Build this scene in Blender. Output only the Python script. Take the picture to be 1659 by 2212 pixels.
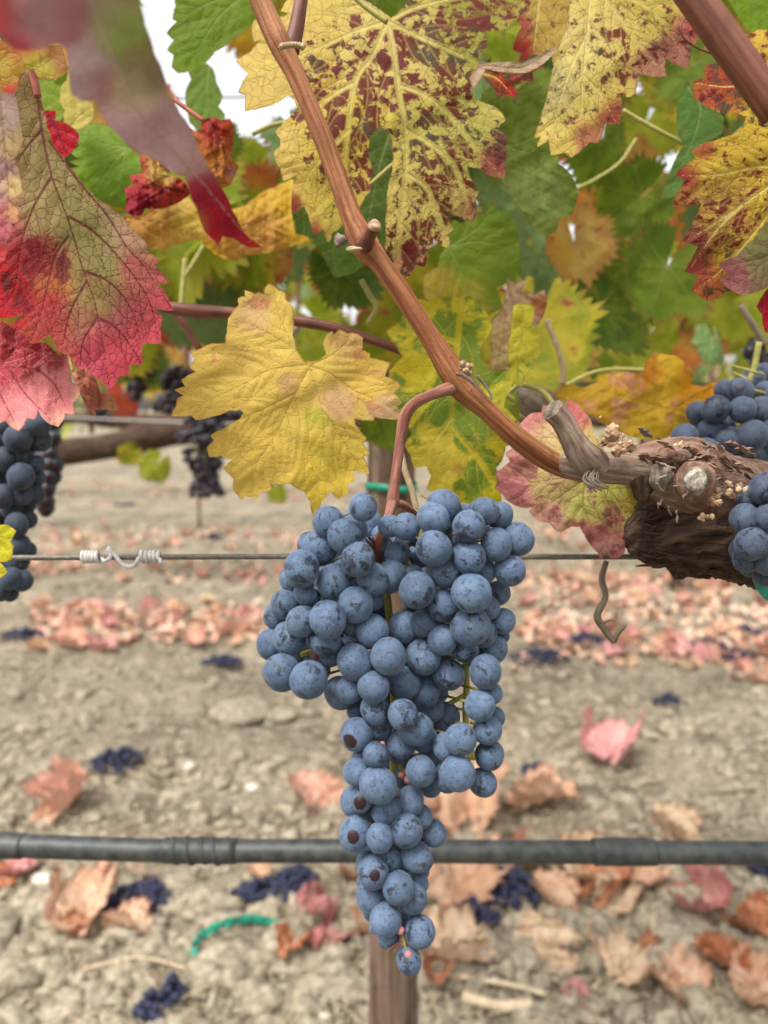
import bpy, math, random
import numpy as np
from mathutils import Vector, Matrix, Euler, noise as mnoise
from mathutils.geometry import delaunay_2d_cdt

random.seed(7); RNG = np.random.default_rng(7)
scene = bpy.context.scene
for o in list(bpy.data.objects): bpy.data.objects.remove(o)
COL = scene.collection

# ------------------------------------------------------------------ camera, sky, sun, exposure
CAM_H = 0.90; PITCH = math.radians(8.0); F = 2212 * 26 / 36.0
cam_d = bpy.data.cameras.new('camera'); cam = bpy.data.objects.new('camera', cam_d); COL.objects.link(cam)
cam.location = (0, 0, CAM_H); cam.rotation_euler = (math.radians(90) - PITCH, 0, 0)
cam_d.sensor_fit = 'VERTICAL'; cam_d.sensor_height = 36; cam_d.sensor_width = 27; cam_d.lens = 26
cam_d.clip_start = 0.01; cam_d.clip_end = 500
cam_d.dof.use_dof = True; cam_d.dof.focus_distance = 0.268; cam_d.dof.aperture_fstop = 8.8
scene.camera = cam

SUN_EL = math.radians(62); SUN_AZ = math.radians(222)     # azimuth from +Y, clockwise: high behind the camera, a little to the left
world = bpy.data.worlds.new("World"); scene.world = world; world.use_nodes = True
wn = world.node_tree.nodes; wl = world.node_tree.links
bg = wn['Background']; bg.inputs['Strength'].default_value = 0.15
sky = wn.new('ShaderNodeTexSky'); sky.sky_type = 'NISHITA'; sky.sun_disc = False
sky.sun_elevation = SUN_EL; sky.sun_rotation = SUN_AZ; sky.air_density = 1.0; sky.dust_density = 4.0; sky.ozone_density = 1.0
hs = wn.new('ShaderNodeHueSaturation'); hs.inputs['Saturation'].default_value = 0.13; hs.inputs['Value'].default_value = 1.2
wl.new(sky.outputs[0], hs.inputs['Color']); wl.new(hs.outputs[0], bg.inputs['Color'])
sun_d = bpy.data.lights.new('sun', 'SUN'); sun_d.energy = 1.5; sun_d.angle = math.radians(12); sun_d.color = (1.0, 0.94, 0.84)
sun = bpy.data.objects.new('sun', sun_d); COL.objects.link(sun)
sd = Vector((math.sin(SUN_AZ) * math.cos(SUN_EL), math.cos(SUN_AZ) * math.cos(SUN_EL), math.sin(SUN_EL)))
sun.rotation_euler = sd.to_track_quat('Z', 'Y').to_euler(); sun.location = (0, 0, 6)
scene.view_settings.view_transform = 'Standard'; scene.view_settings.look = 'None'
scene.view_settings.gamma = 1; scene.view_settings.exposure = 0.95
scene.view_settings.use_curve_mapping = False
scene.render.engine = 'CYCLES'

# ------------------------------------------------------------------ geometry helpers
cP, sP = math.cos(PITCH), math.sin(PITCH)
def Pn(u, v, z):
    """points of the place at depth z (metres along the lens axis) seen at photo position u, v"""
    u = np.asarray(u, float); v = np.asarray(v, float); z = np.asarray(z, float)
    x = (u - 829.5) / F * z; y = -(v - 1106) / F * z
    return np.stack([x, z * cP + y * sP, CAM_H - z * sP + y * cP], -1)
def P(u, v, z): return Vector(Pn(u, v, z).tolist())
def G(u, v, h=0.0):
    """where the ray through u, v meets the ground (raised by h)"""
    d = P(u, v, 1.0) - Vector((0, 0, CAM_H)); t = (CAM_H - h) / max(1e-4, -d.z)
    return Vector((0, 0, CAM_H)) + d * t, t

W = {}
def props(o, label=None, cat=None, group=None, kind=None):
    if label: o['label'] = label
    if cat: o['category'] = cat
    if group: o['group'] = group
    if kind: o['kind'] = kind
    return o
def empty(name, loc, label=None, cat=None, group=None):
    o = bpy.data.objects.new(name, None); COL.objects.link(o); o.location = loc; o.empty_display_size = 0.02
    W[o.name] = Vector(loc); return props(o, label, cat, group)
def place(o, world_loc, parent=None):
    COL.objects.link(o); W[o.name] = Vector(world_loc)
    if parent is not None:
        o.parent = parent; o.location = Vector(world_loc) - W[parent.name]
    else: o.location = world_loc
    return o
def mesh_from(name, verts, faces, smooth=True):
    me = bpy.data.meshes.new(name); verts = np.asarray(verts, float)
    if isinstance(faces, np.ndarray):
        n = faces.shape[1]; me.vertices.add(len(verts)); me.vertices.foreach_set('co', verts.ravel())
        me.loops.add(faces.size); me.loops.foreach_set('vertex_index', faces.ravel().astype(np.int32))
        me.polygons.add(len(faces)); me.polygons.foreach_set('loop_start', np.arange(0, faces.size, n, dtype=np.int32))
        me.update(calc_edges=True)
    else:
        me.from_pydata(verts.tolist(), [], faces); me.update()
    if smooth: me.polygons.foreach_set('use_smooth', np.ones(len(me.polygons), bool))
    return me
def obj(name, verts, faces, mat, parent=None, origin=None, smooth=True, attrs=None):
    verts = np.asarray(verts, float)
    c = np.array(origin if origin is not None else verts.mean(0))
    me = mesh_from(name, verts - c, faces, smooth)
    for k, a in (attrs or {}).items():
        a = np.asarray(a, np.float32)
        if a.ndim == 1: me.attributes.new(k, 'FLOAT', 'POINT').data.foreach_set('value', a)
        else: me.attributes.new(k, 'FLOAT_VECTOR', 'POINT').data.foreach_set('vector', a.ravel())
    me.materials.append(mat)
    return place(bpy.data.objects.new(name, me), Vector(c.tolist()), parent)

def spline(pts, n=8):
    p = np.asarray(pts, float)
    if len(p) < 3: 
        t = np.linspace(0, 1, n + 1)[:, None]; return p[0] * (1 - t) + p[-1] * t
    q = np.vstack([2 * p[0] - p[1], p, 2 * p[-1] - p[-2]]); out = []
    for i in range(1, len(q) - 2):
        for t in np.linspace(0, 1, n, endpoint=False):
            a, b, c, d = q[i-1], q[i], q[i+1], q[i+2]
            out.append(0.5 * ((2*b) + (-a+c)*t + (2*a-5*b+4*c-d)*t*t + (-a+3*b-3*c+d)*t**3))
    out.append(p[-1]); return np.array(out)

def fbm(p, s=1.0, oct=3):
    """cheap smooth noise for arrays of points, about -1..1"""
    p = np.asarray(p, float) * s; r = np.zeros(len(p)); a = 1.0
    for k in range(oct):
        r += a * (np.sin(p[:,0]*1.7+1.3*k+2.1*np.sin(p[:,1]*1.1+k)) * np.cos(p[:,1]*1.5-0.7*k+1.7*np.sin(p[:,2]*1.3+2*k)) + np.sin(p[:,2]*1.9+0.5*k+1.9*np.sin(p[:,0]*1.2-k))) * 0.5
        p = p * 2.03 + 11.3; a *= 0.5
    return r / 1.75

def tube_geo(pts, rad, ns=16, n=8, rough=0.0, rs=300, cap=True, flat=1.0, ridges=0):
    """pts: world points, rad: metres, per point or one; returns verts, faces, tc"""
    pts = np.asarray([list(q) for q in pts], float); rad = np.broadcast_to(np.asarray(rad, float), (len(pts),))
    c4 = spline(np.hstack([pts, rad[:, None]]), n); c = c4[:, :3]; r = np.maximum(c4[:, 3], 1e-5)
    t = np.gradient(c, axis=0); t /= np.linalg.norm(t, axis=1)[:, None] + 1e-12
    up = np.array([0.13, -1.0, 0.21]); up -= t[0] * up.dot(t[0]); up /= np.linalg.norm(up)
    L = np.concatenate([[0], np.cumsum(np.linalg.norm(np.diff(c, axis=0), axis=1))])
    V = []; TC = []; th = np.linspace(0, 2*np.pi, ns, endpoint=False)
    for i in range(len(c)):
        up = up - t[i] * up.dot(t[i]); up /= np.linalg.norm(up) + 1e-12; s = np.cross(t[i], up)
        ring = np.cos(th)[:, None] * up * flat + np.sin(th)[:, None] * s
        V.append((c[i], ring, r[i])); TC.append(np.stack([np.cos(th) * r[i], np.sin(th) * r[i], np.full(ns, L[i])], 1))
    base = np.concatenate([a + b * 0 for a, b, _ in V]); dirs = np.concatenate([b for _, b, _ in V]); rr = np.concatenate([np.full(ns, k) for _, _, k in V])
    tc = np.concatenate(TC)
    f = np.ones(len(base))
    if rough: f += rough * fbm(np.stack([tc[:,0]*1.0, tc[:,1]*1.0, tc[:,2]*0.35], 1), rs, 4)
    if ridges: f += 0.035 * np.cos(np.tile(th, len(c)) * ridges + 0.6*np.sin(tc[:,2]*150))
    verts = base + dirs * (rr * f)[:, None]
    m = len(c); i = np.arange(m - 1)[:, None] * ns; j = np.arange(ns)[None, :]; k = (j + 1) % ns
    faces = np.stack([i + j, i + k, i + ns + k, i + ns + j], -1).reshape(-1, 4)
    faces = [tuple(q) for q in faces.tolist()]
    if cap:
        faces.append(tuple(range(ns))[::-1]); faces.append(tuple(range((m-1)*ns, m*ns)))
    return verts, faces, tc
def tube(name, pts, rad, mat, parent=None, **k):
    v, f, tc = tube_geo(pts, rad, **k)
    o = obj(name, v, f, mat, parent, attrs={'tc': tc}); return o
class Join:
    def __init__(s): s.v = []; s.f = []; s.t = []; s.n = 0
    def add(s, v, f, tc=None):
        v = np.asarray(v); s.v.append(v); s.t.append(np.asarray(tc) if tc is not None else v * 1.0)
        s.f += [tuple(int(a) + s.n for a in q) for q in f]; s.n += len(v)
    def tube(s, pts, rad, **k): s.add(*tube_geo(pts, rad, **k))
    def build(s, name, mat, parent=None, smooth=True):
        return obj(name, np.concatenate(s.v), s.f, mat, parent, smooth=smooth, attrs={'tc': np.concatenate(s.t)})

def ico(sub):
    import bmesh
    bm = bmesh.new(); bmesh.ops.create_icosphere(bm, subdivisions=sub, radius=1.0)
    v = np.array([q.co[:] for q in bm.verts]); f = np.array([[q.index for q in g.verts] for g in bm.faces]); bm.free(); return v, f
ICO = {k: ico(k) for k in (1, 2, 3, 4)}

# ------------------------------------------------------------------ materials
def newmat(name):
    m = bpy.data.materials.new(name); m.use_nodes = True; nt = m.node_tree; nt.nodes.clear()
    return m, nt
class NB:
    def __init__(s, nt): s.nt = nt
    def n(s, t, ins=None, **at):
        q = s.nt.nodes.new('ShaderNode' + t)
        for k, v in at.items(): setattr(q, k, v)
        for k, v in (ins or {}).items():
            if isinstance(v, bpy.types.NodeSocket): s.nt.links.new(v, q.inputs[k])
            elif v is not None: q.inputs[k].default_value = v
        return q
    def m(s, op, a, b=0.0, c=None, clamp=False):
        q = s.nt.nodes.new('ShaderNodeMath'); q.operation = op; q.use_clamp = clamp
        for i, v in enumerate((a, b, c)):
            if v is None: continue
            if isinstance(v, bpy.types.NodeSocket): s.nt.links.new(v, q.inputs[i])
            else: q.inputs[i].default_value = v
        return q.outputs[0]
    def vm(s, op, a, b=None, sc=None):
        q = s.nt.nodes.new('ShaderNodeVectorMath'); q.operation = op
        for i, v in enumerate((a, b)):
            if v is None: continue
            if isinstance(v, bpy.types.NodeSocket): s.nt.links.new(v, q.inputs[i])
            else: q.inputs[i].default_value = v
        if sc is not None:
            if isinstance(sc, bpy.types.NodeSocket): s.nt.links.new(sc, q.inputs['Scale'])
            else: q.inputs['Scale'].default_value = sc
        return q.outputs['Value'] if op in ('LENGTH', 'DISTANCE', 'DOT_PRODUCT') else q.outputs[0]
    def mix(s, f, a, b, mode='MIX'):
        q = s.nt.nodes.new('ShaderNodeMix'); q.data_type = 'RGBA'; q.blend_type = mode
        for k, v in ((0, f), (6, a), (7, b)):
            if isinstance(v, bpy.types.NodeSocket): s.nt.links.new(v, q.inputs[k])
            elif k == 0: q.inputs[k].default_value = v
            else: q.inputs[k].default_value = (*v[:3], 1)
        return q.outputs[2]
    def ss(s, x, lo, hi):   # smoothstep lo..hi
        q = s.nt.nodes.new('ShaderNodeMapRange'); q.interpolation_type = 'SMOOTHSTEP'
        s.nt.links.new(x, q.inputs[0])
        for i, v in ((1, lo), (2, hi)):
            if isinstance(v, bpy.types.NodeSocket): s.nt.links.new(v, q.inputs[i])
            else: q.inputs[i].default_value = v
        q.inputs[3].default_value = 0; q.inputs[4].default_value = 1; return q.outputs[0]
    def noise(s, vec, scale, detail=3, rough=0.55, dist=0.0):
        return s.n('TexNoise', {'Vector': vec, 'Scale': scale, 'Detail': detail, 'Roughness': rough, 'Distortion': dist}).outputs[0]
    def attr(s, name): return s.n('Attribute', attribute_name=name)
    def out(s, sh): s.n('OutputMaterial', {'Surface': sh})
    def pri(s, col, rough=0.6, spec=0.3, bump=None, bs=0.3, bd=0.001, **k):
        ins = {'Base Color': col if isinstance(col, bpy.types.NodeSocket) else (*col, 1), 'Roughness': rough, 'Specular IOR Level': spec}
        if bump is not None:
            ins['Normal'] = s.n('Bump', {'Height': bump, 'Strength': bs, 'Distance': bd}).outputs[0]
        ins.update(k); return s.n('BsdfPrincipled', ins).outputs[0]

def mat_berry(name, bloom_a, bloom_b, skin=(0.007, 0.007, 0.013)):
    m, nt = newmat(name); b = NB(nt)
    tc = b.n('TexCoord').outputs['Object']; oi = b.n('ObjectInfo'); rnd = oi.outputs['Random']
    p = b.vm('ADD', tc, b.vm('SCALE', (31.0, 57.0, 83.0), sc=rnd))
    colr = b.n('SeparateColor', {'Color': oi.outputs['Color']})
    n1 = b.noise(p, 1.2, 4, 0.6); n2 = b.noise(p, 3.1, 7, 0.65, 1.2); n3 = b.noise(p, 22.0, 4, 0.6)
    smear = b.noise(b.n('Mapping', {'Vector': p, 'Scale': (2.5, 2.5, 12.0), 'Rotation': (0.5, 0.3, 0)}).outputs[0], 1.0, 4, 0.6, 0.6)
    bloom = b.mix(b.ss(n1, 0.3, 0.7), bloom_a, bloom_b)
    bloom = b.mix(b.m('MULTIPLY', b.ss(n3, 0.35, 0.75), 0.25), bloom, (0.14, 0.185, 0.26))
    warm = b.ss(b.noise(p, 0.8, 2), 0.52, 0.75)
    bloom = b.mix(b.m('MULTIPLY', warm, 0.35), bloom, (0.088, 0.088, 0.145))
    # specks, crowding in some places
    vo = b.n('TexVoronoi', {'Vector': b.vm('ADD', p, b.vm('SCALE', b.n('TexNoise', {'Vector': p, 'Scale': 14.0}).outputs[1], sc=0.05)), 'Scale': 6.5})
    cellr = b.n('SeparateColor', {'Color': vo.outputs['Color']}).outputs[0]
    crowd = b.ss(b.noise(p, 1.6, 2), 0.32, 0.58)
    rad = b.m('MULTIPLY', b.m('ADD', 0.06, b.m('MULTIPLY', b.ss(cellr, 0.35, 1.0), 0.40)), crowd)
    speck = b.m('SUBTRACT', 1.0, b.ss(vo.outputs['Distance'], b.m('MULTIPLY', rad, 0.5), rad))
    speck = b.m('MULTIPLY', speck, b.ss(rad, 0.02, 0.06))
    vo2 = b.n('TexVoronoi', {'Vector': p, 'Scale': 17.0}); c2 = b.n('SeparateColor', {'Color': vo2.outputs['Color']}).outputs[0]
    speck2 = b.m('MULTIPLY', b.m('MULTIPLY', b.m('SUBTRACT', 1.0, b.ss(vo2.outputs['Distance'], 0.12, 0.24)), b.ss(c2, 0.6, 0.75)), crowd)
    smm = b.m('MULTIPLY', b.ss(n2, 0.52, 0.60), b.ss(smear, 0.40, 0.54))
    nr = b.noise(p, 1.15, 3, 0.55, 0.5); rub = b.m('MULTIPLY', b.m('MULTIPLY', b.ss(b.m('ADD', nr, b.m('MULTIPLY', b.m('SUBTRACT', colr.outputs[0], 0.5), 0.26)), 0.61, 0.64), b.ss(n2, 0.36, 0.52)), 0.85)
    dark = b.m('MAXIMUM', b.m('MAXIMUM', b.m('MULTIPLY', speck, 0.85), b.m('MULTIPLY', speck2, 0.8)), b.m('MAXIMUM', b.m('MULTIPLY', smm, 0.62), rub))
    # wiped spot on the side turned to local -Y
    d = b.vm('DISTANCE', b.vm('ADD', tc, b.vm('SCALE', b.vm('SUBTRACT', b.n('TexNoise', {'Vector': p, 'Scale': 3.0}).outputs[1], (0.5, 0.5, 0.5)), sc=0.25)), (0.0, -1.0, -0.1))
    gr = colr.outputs[1]
    spot = b.m('MULTIPLY', b.m('SUBTRACT', 1.0, b.ss(d, b.m('MULTIPLY', gr, 0.86), b.m('ADD', gr, 0.001))), b.m('GREATER_THAN', gr, 0.05))
    dark = b.m('MAXIMUM', dark, spot)
    fres = b.n('LayerWeight', {'Blend': 0.35}).outputs['Facing']
    bloom = b.mix(b.m('MULTIPLY', b.m('POWER', fres, 3.0), 0.35), bloom, (0.18, 0.235, 0.33))  # paler rim: grazing sheen of the bloom painted into its colour
    bloom = b.n('HueSaturation', {'Color': bloom, 'Value': b.m('ADD', 0.82, b.m('MULTIPLY', rnd, 0.36))}).outputs[0]
    col = b.mix(dark, bloom, b.mix(spot, skin, (0.020, 0.004, 0.006)))
    ds = b.vm('DISTANCE', tc, (0.0, 0.0, -1.0))
    halo = b.m('SUBTRACT', 1.0, b.ss(ds, 0.07, 0.17))
    col = b.mix(b.m('MULTIPLY', halo, 0.7), col, (0.05, 0.035, 0.04))
    col = b.mix(b.m('SUBTRACT', 1.0, b.ss(ds, 0.03, 0.07)), col, (0.32, 0.20, 0.11))
    h = b.m('SUBTRACT', b.m('MULTIPLY', n3, 0.3), b.m('ADD', b.m('MULTIPLY', dark, 0.25), b.m('MULTIPLY', halo, 0.8)))
    rough = b.m('SUBTRACT', 0.72, b.m('MULTIPLY', dark, 0.37))
    b.out(b.pri(col, rough, 0.35, h, 0.5, 0.0006, **{'Sheen Weight': 0.12, 'Sheen Roughness': 0.5, 'Sheen Tint': (0.7, 0.8, 1.0, 1)}))
    return m

def mat_wood(name, a, bcol, streak=(900, 900, 60), dark=(0.05, 0.02, 0.01), spots=True, rough=0.5, bumpd=0.0004, spec=0.35, bs=0.5):
    m, nt = newmat(name); b = NB(nt); tc = b.attr('tc').outputs['Vector']
    wc = b.n('TexCoord').outputs['Object']
    s1 = b.noise(b.n('Mapping', {'Vector': tc, 'Scale': streak}).outputs[0], 1.0, 4, 0.6)
    s2 = b.noise(wc, 90, 4, 0.6); s3 = b.noise(wc, 900, 3, 0.6)
    col = b.mix(b.ss(s1, 0.32, 0.68), a, bcol)
    col = b.mix(b.m('MULTIPLY', b.ss(s2, 0.5, 0.75), 0.55), col, dark)
    if spots: col = b.mix(b.m('MULTIPLY', b.ss(s3, 0.64, 0.72), 0.6), col, dark)
    h = b.m('ADD', s1, b.m('MULTIPLY', s3, 0.3))
    b.out(b.pri(col, rough, spec, h, bs, bumpd)); return m

def mat_plain(name, a, bcol, scale=60, rough=0.6, spec=0.3, bs=0.3, bd=0.001, detail=4, coord='Object'):
    m, nt = newmat(name); b = NB(nt); tc = b.n('TexCoord').outputs[coord]
    n = b.noise(tc, scale, detail, 0.6)
    b.out(b.pri(b.mix(b.ss(n, 0.3, 0.7), a, bcol), rough, spec, n, bs, bd)); return m

def leaf_mat(name, spot=(0.20, 0.015, 0.02), spot2=(0.10, 0.09, 0.05), vein=(0.55, 0.5, 0.2), tert=(0.12, 0.05, 0.02), tert_amt=0.5,
             vein_amt=0.8, vein2=None, vein2_amt=0.5, pig=None, trans=0.42, rough=0.55, cell=3.6, edgec=None, edge_amt=0.0, spot_amt=0.0, pig2=None, sscale=2.2, spec=0.14, tgain=1.12):
    m, nt = newmat(name); b = NB(nt)
    lc = b.attr('lc').outputs['Vector']; vein_d = b.attr('vein').outputs['Fac']; vabs = b.attr('vabs').outputs['Fac']; edge = b.attr('edge').outputs['Fac']
    rnd = b.n('ObjectInfo').outputs['Random']
    p = b.vm('ADD', lc, b.vm('SCALE', (17.0, 29.0, 41.0), sc=rnd))
    if pig is None:
        base = b.attr('pig').outputs['Vector']; sp = b.attr('spot').outputs['Fac']
    else:
        base = b.mix(b.ss(b.noise(p, 0.9, 4, 0.6, 0.4), 0.38, 0.62), pig, pig2 or pig); sp = None
    n1 = b.noise(p, 1.3, 5, 0.6); n2 = b.noise(p, 7.0, 4, 0.6); fine = b.noise(p, 40.0, 3, 0.6)
    col = b.n('HueSaturation', {'Color': base, 'Saturation': 1.06, 'Value': b.m('ADD', 0.68, b.m('MULTIPLY', b.m('ADD', n1, n2), 0.24)), 'Hue': b.m('ADD', 0.5, b.m('MULTIPLY', b.m('SUBTRACT', n1, 0.5), 0.03))}).outputs[0]
    col = b.mix(b.m('MULTIPLY', b.ss(fine, 0.55, 0.8), 0.22), col, (0.35, 0.2, 0.08))
    # blotches between the veins
    sn = b.noise(p, sscale, 5, 0.62, 0.3)
    vabs2 = b.attr('vabs2').outputs['Fac']; vein2_d = b.attr('vein2').outputs['Fac']; inter = b.m('MULTIPLY', b.ss(vabs, 0.035, 0.10), b.m('ADD', 0.45, b.m('MULTIPLY', b.ss(vabs2, 0.0, 0.035), 0.55)))
    if sp is None: amt = b.m('ADD', spot_amt, 0.0)
    else: amt = sp
    th = b.m('SUBTRACT', 0.76, b.m('MULTIPLY', amt, 0.36))
    sm = b.m('MULTIPLY', b.ss(sn, b.m('SUBTRACT', th, 0.02), b.m('ADD', th, 0.07)), inter)
    sm = b.m('MULTIPLY', sm, b.ss(amt, 0.02, 0.15))
    sc = b.mix(b.ss(b.noise(p, 1.1, 3), 0.44, 0.60), spot, spot2)
    col = b.mix(b.m('MULTIPLY', sm, 0.96), col, sc)
    if edge_amt:
        em = b.m('MULTIPLY', b.m('SUBTRACT', 1.0, b.ss(b.m('SUBTRACT', edge, b.m('MULTIPLY', b.m('SUBTRACT', n1, 0.5), 0.7)), 0.0, 0.28)), edge_amt)
        col = b.mix(em, col, edgec)
    eb = b.m('MULTIPLY', b.m('SUBTRACT', 1.0, b.ss(b.m('ADD', edge, b.m('MULTIPLY', fine, 0.02)), 0.01, 0.055)), b.ss(b.noise(lc, 1.7, 4), 0.42, 0.6)); col = b.mix(b.m('MULTIPLY', eb, 0.75), col, (0.22, 0.085, 0.04))
    vo = b.n('TexVoronoi', {'Vector': b.vm('ADD', lc, b.vm('SCALE', b.n('TexNoise', {'Vector': lc, 'Scale': 5.0}).outputs[1], sc=0.12)), 'Scale': cell}, feature='DISTANCE_TO_EDGE').outputs['Distance']
    tl = b.m('SUBTRACT', 1.0, b.ss(vo, 0.015, 0.075)); vo3 = b.n('TexVoronoi', {'Vector': lc, 'Scale': cell * 3.1}, feature='DISTANCE_TO_EDGE').outputs['Distance']
    tl2 = b.m('SUBTRACT', 1.0, b.ss(vo3, 0.02, 0.12))
    tcol = b.mix(b.m('MULTIPLY', tl, tert_amt), col, tert)
    tcol = b.mix(b.m('MULTIPLY', tl2, tert_amt * 0.3), tcol, tert)
    vm = b.m('SUBTRACT', 1.0, b.ss(vein_d, 0.55, 1.25))
    vm2 = b.m('SUBTRACT', 1.0, b.ss(vein2_d, 0.5, 1.4)); tcol = b.mix(b.m('MULTIPLY', vm2, vein2_amt), tcol, vein2 or tert)
    tcol = b.mix(b.m('MULTIPLY', vm, vein_amt), tcol, vein)
    h = b.m('ADD', b.m('ADD', b.m('MAXIMUM', b.m('MULTIPLY', vm, 0.8), b.m('MULTIPLY', vm2, 0.6)), b.m('MULTIPLY', tl, 0.4)), b.m('ADD', b.m('MULTIPLY', fine, 0.25), b.m('MULTIPLY', n2, 0.5)))
    bn = b.n('Bump', {'Height': h, 'Strength': 0.55, 'Distance': 0.0006}).outputs[0]
    pr = b.pri(tcol, rough, spec, Normal=bn)
    tr = b.n('BsdfTranslucent', {'Color': b.n('HueSaturation', {'Color': tcol, 'Saturation': 1.0, 'Value': tgain}).outputs[0], 'Normal': bn}).outputs[0]
    b.out(b.n('MixShader', {0: trans, 1: pr, 2: tr}).outputs[0])
    return m

M = {}
M['berry'] = mat_berry('berry_bloom', (0.056, 0.092, 0.160), (0.100, 0.152, 0.240))
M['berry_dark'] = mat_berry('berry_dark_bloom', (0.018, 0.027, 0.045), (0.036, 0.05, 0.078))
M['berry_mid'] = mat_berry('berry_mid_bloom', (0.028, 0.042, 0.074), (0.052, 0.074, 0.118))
M['fallen_berry'] = mat_plain('fallen_berry', (0.012, 0.014, 0.032), (0.035, 0.04, 0.085), 120, 0.6)
M['pink_berry'] = mat_plain('pink_berry', (0.35, 0.09, 0.10), (0.5, 0.26, 0.22), 500, 0.45)
M['cane'] = mat_wood('cane_bark', (0.18, 0.055, 0.021), (0.37, 0.165, 0.072), (520, 520, 22), (0.075, 0.022, 0.012), rough=0.62, spec=0.22, bumpd=0.0008, bs=0.8)
M['cane_dark'] = mat_wood('cane_dark_bark', (0.11, 0.032, 0.02), (0.20, 0.075, 0.045), (700, 700, 25), (0.06, 0.02, 0.012))
M['peduncle'] = mat_wood('peduncle_skin', (0.16, 0.05, 0.036), (0.32, 0.15, 0.11), (700, 700, 60), (0.09, 0.024, 0.028), rough=0.65, spec=0.2, bumpd=0.0008, bs=0.8)
M['green_stem'] = mat_plain('green_stem', (0.20, 0.21, 0.045), (0.32, 0.26, 0.08), 300, 0.5)
M['petiole'] = mat_plain('petiole_skin', (0.26, 0.27, 0.06), (0.38, 0.32, 0.11), 300, 0.5)
M['petiole_red'] = mat_plain('petiole_red', (0.28, 0.06, 0.05), (0.42, 0.14, 0.09), 300, 0.5)
M['pale_stem'] = mat_plain('pale_stem', (0.30, 0.22, 0.12), (0.42, 0.33, 0.20), 300, 0.6)
M['old_wood'] = mat_wood('old_arm_bark', (0.13, 0.065, 0.04), (0.34, 0.26, 0.20), (500, 500, 40), (0.08, 0.035, 0.02), bumpd=0.001, bs=0.8, rough=0.7)
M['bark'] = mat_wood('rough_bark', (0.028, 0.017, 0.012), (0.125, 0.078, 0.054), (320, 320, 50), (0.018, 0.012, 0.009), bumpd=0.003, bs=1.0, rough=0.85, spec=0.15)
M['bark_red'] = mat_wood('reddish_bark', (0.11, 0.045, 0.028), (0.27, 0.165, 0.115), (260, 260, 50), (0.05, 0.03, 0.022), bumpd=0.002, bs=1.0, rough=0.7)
M['bark_grey'] = mat_wood('grey_bark', (0.09, 0.065, 0.048), (0.27, 0.215, 0.165), (260, 260, 50), (0.04, 0.03, 0.022), bumpd=0.002, bs=1.0, rough=0.85)
M['cut'] = mat_plain('cut_wood', (0.15, 0.12, 0.09), (0.50, 0.46, 0.38), 600, 0.8, bs=0.8, bd=0.0008)
M['callus'] = mat_plain('callus', (0.20, 0.10, 0.055), (0.58, 0.42, 0.27), 420, 0.8, bs=0.7, bd=0.0006)
M['stake'] = mat_wood('stake_wood', (0.085, 0.055, 0.038), (0.24, 0.165, 0.12), (150, 150, 5), (0.06, 0.037, 0.027), spots=False, rough=0.85, bumpd=0.0015, spec=0.15)
M['wire'] = mat_plain('steel_wire', (0.085, 0.072, 0.055), (0.16, 0.14, 0.11), 500, 0.45, 0.5)
M['tie_wire'] = mat_plain('aluminium_tie', (0.42, 0.41, 0.39), (0.62, 0.61, 0.59), 400, 0.4, 0.5)
M['hose'] = mat_plain('hose_plastic', (0.016, 0.021, 0.024), (0.062, 0.064, 0.060), 110, 0.5, 0.5, detail=6)
M['tape'] = mat_plain('green_tape', (0.008, 0.19, 0.12), (0.03, 0.33, 0.22), 120, 0.4, 0.4)
M['twig'] = mat_wood('twig_bark', (0.10, 0.075, 0.05), (0.22, 0.17, 0.12), (500, 500, 60), (0.04, 0.03, 0.02))
M['straw'] = mat_plain('straw', (0.40, 0.30, 0.19), (0.60, 0.49, 0.34), 100, 0.8)
M['pebble'] = mat_plain('pebble', (0.42, 0.38, 0.31), (0.60, 0.57, 0.50), 40, 0.8)
M['slab'] = mat_plain('slab', (0.38, 0.33, 0.25), (0.48, 0.42, 0.33), 20, 0.8)

# ------------------------------------------------------------------ leaves
def inside(poly, p):
    x, y = p[:, 0], p[:, 1]; r = np.zeros(len(p), bool); n = len(poly); j = n - 1
    for i in range(n):
        xi, yi = poly[i]; xj, yj = poly[j]
        c = ((yi > y) != (yj > y))
        with np.errstate(divide='ignore', invalid='ignore'):
            c &= x < (xj - xi) * (y - yi) / (yj - yi + 1e-12) + xi
        r ^= c; j = i
    return r
def segdist(p, a, b):
    """distance of p (N,2) to each segment (S,2)-(S,2) -> (N,S)"""
    ab = b - a; L = (ab ** 2).sum(1) + 1e-9
    t = np.clip(((p[:, None, :] - a[None]) * ab[None]).sum(2) / L, 0, 1)
    return np.sqrt((((a[None] + t[..., None] * ab[None]) - p[:, None, :]) ** 2).sum(2))
def mind(p, a, b, w=None, chunk=4000):
    out = np.empty(len(p))
    for i in range(0, len(p), chunk):
        d = segdist(p[i:i+chunk], a, b)
        if w is not None: d = d / w[None]
        out[i:i+chunk] = d.min(1)
    return out

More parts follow.
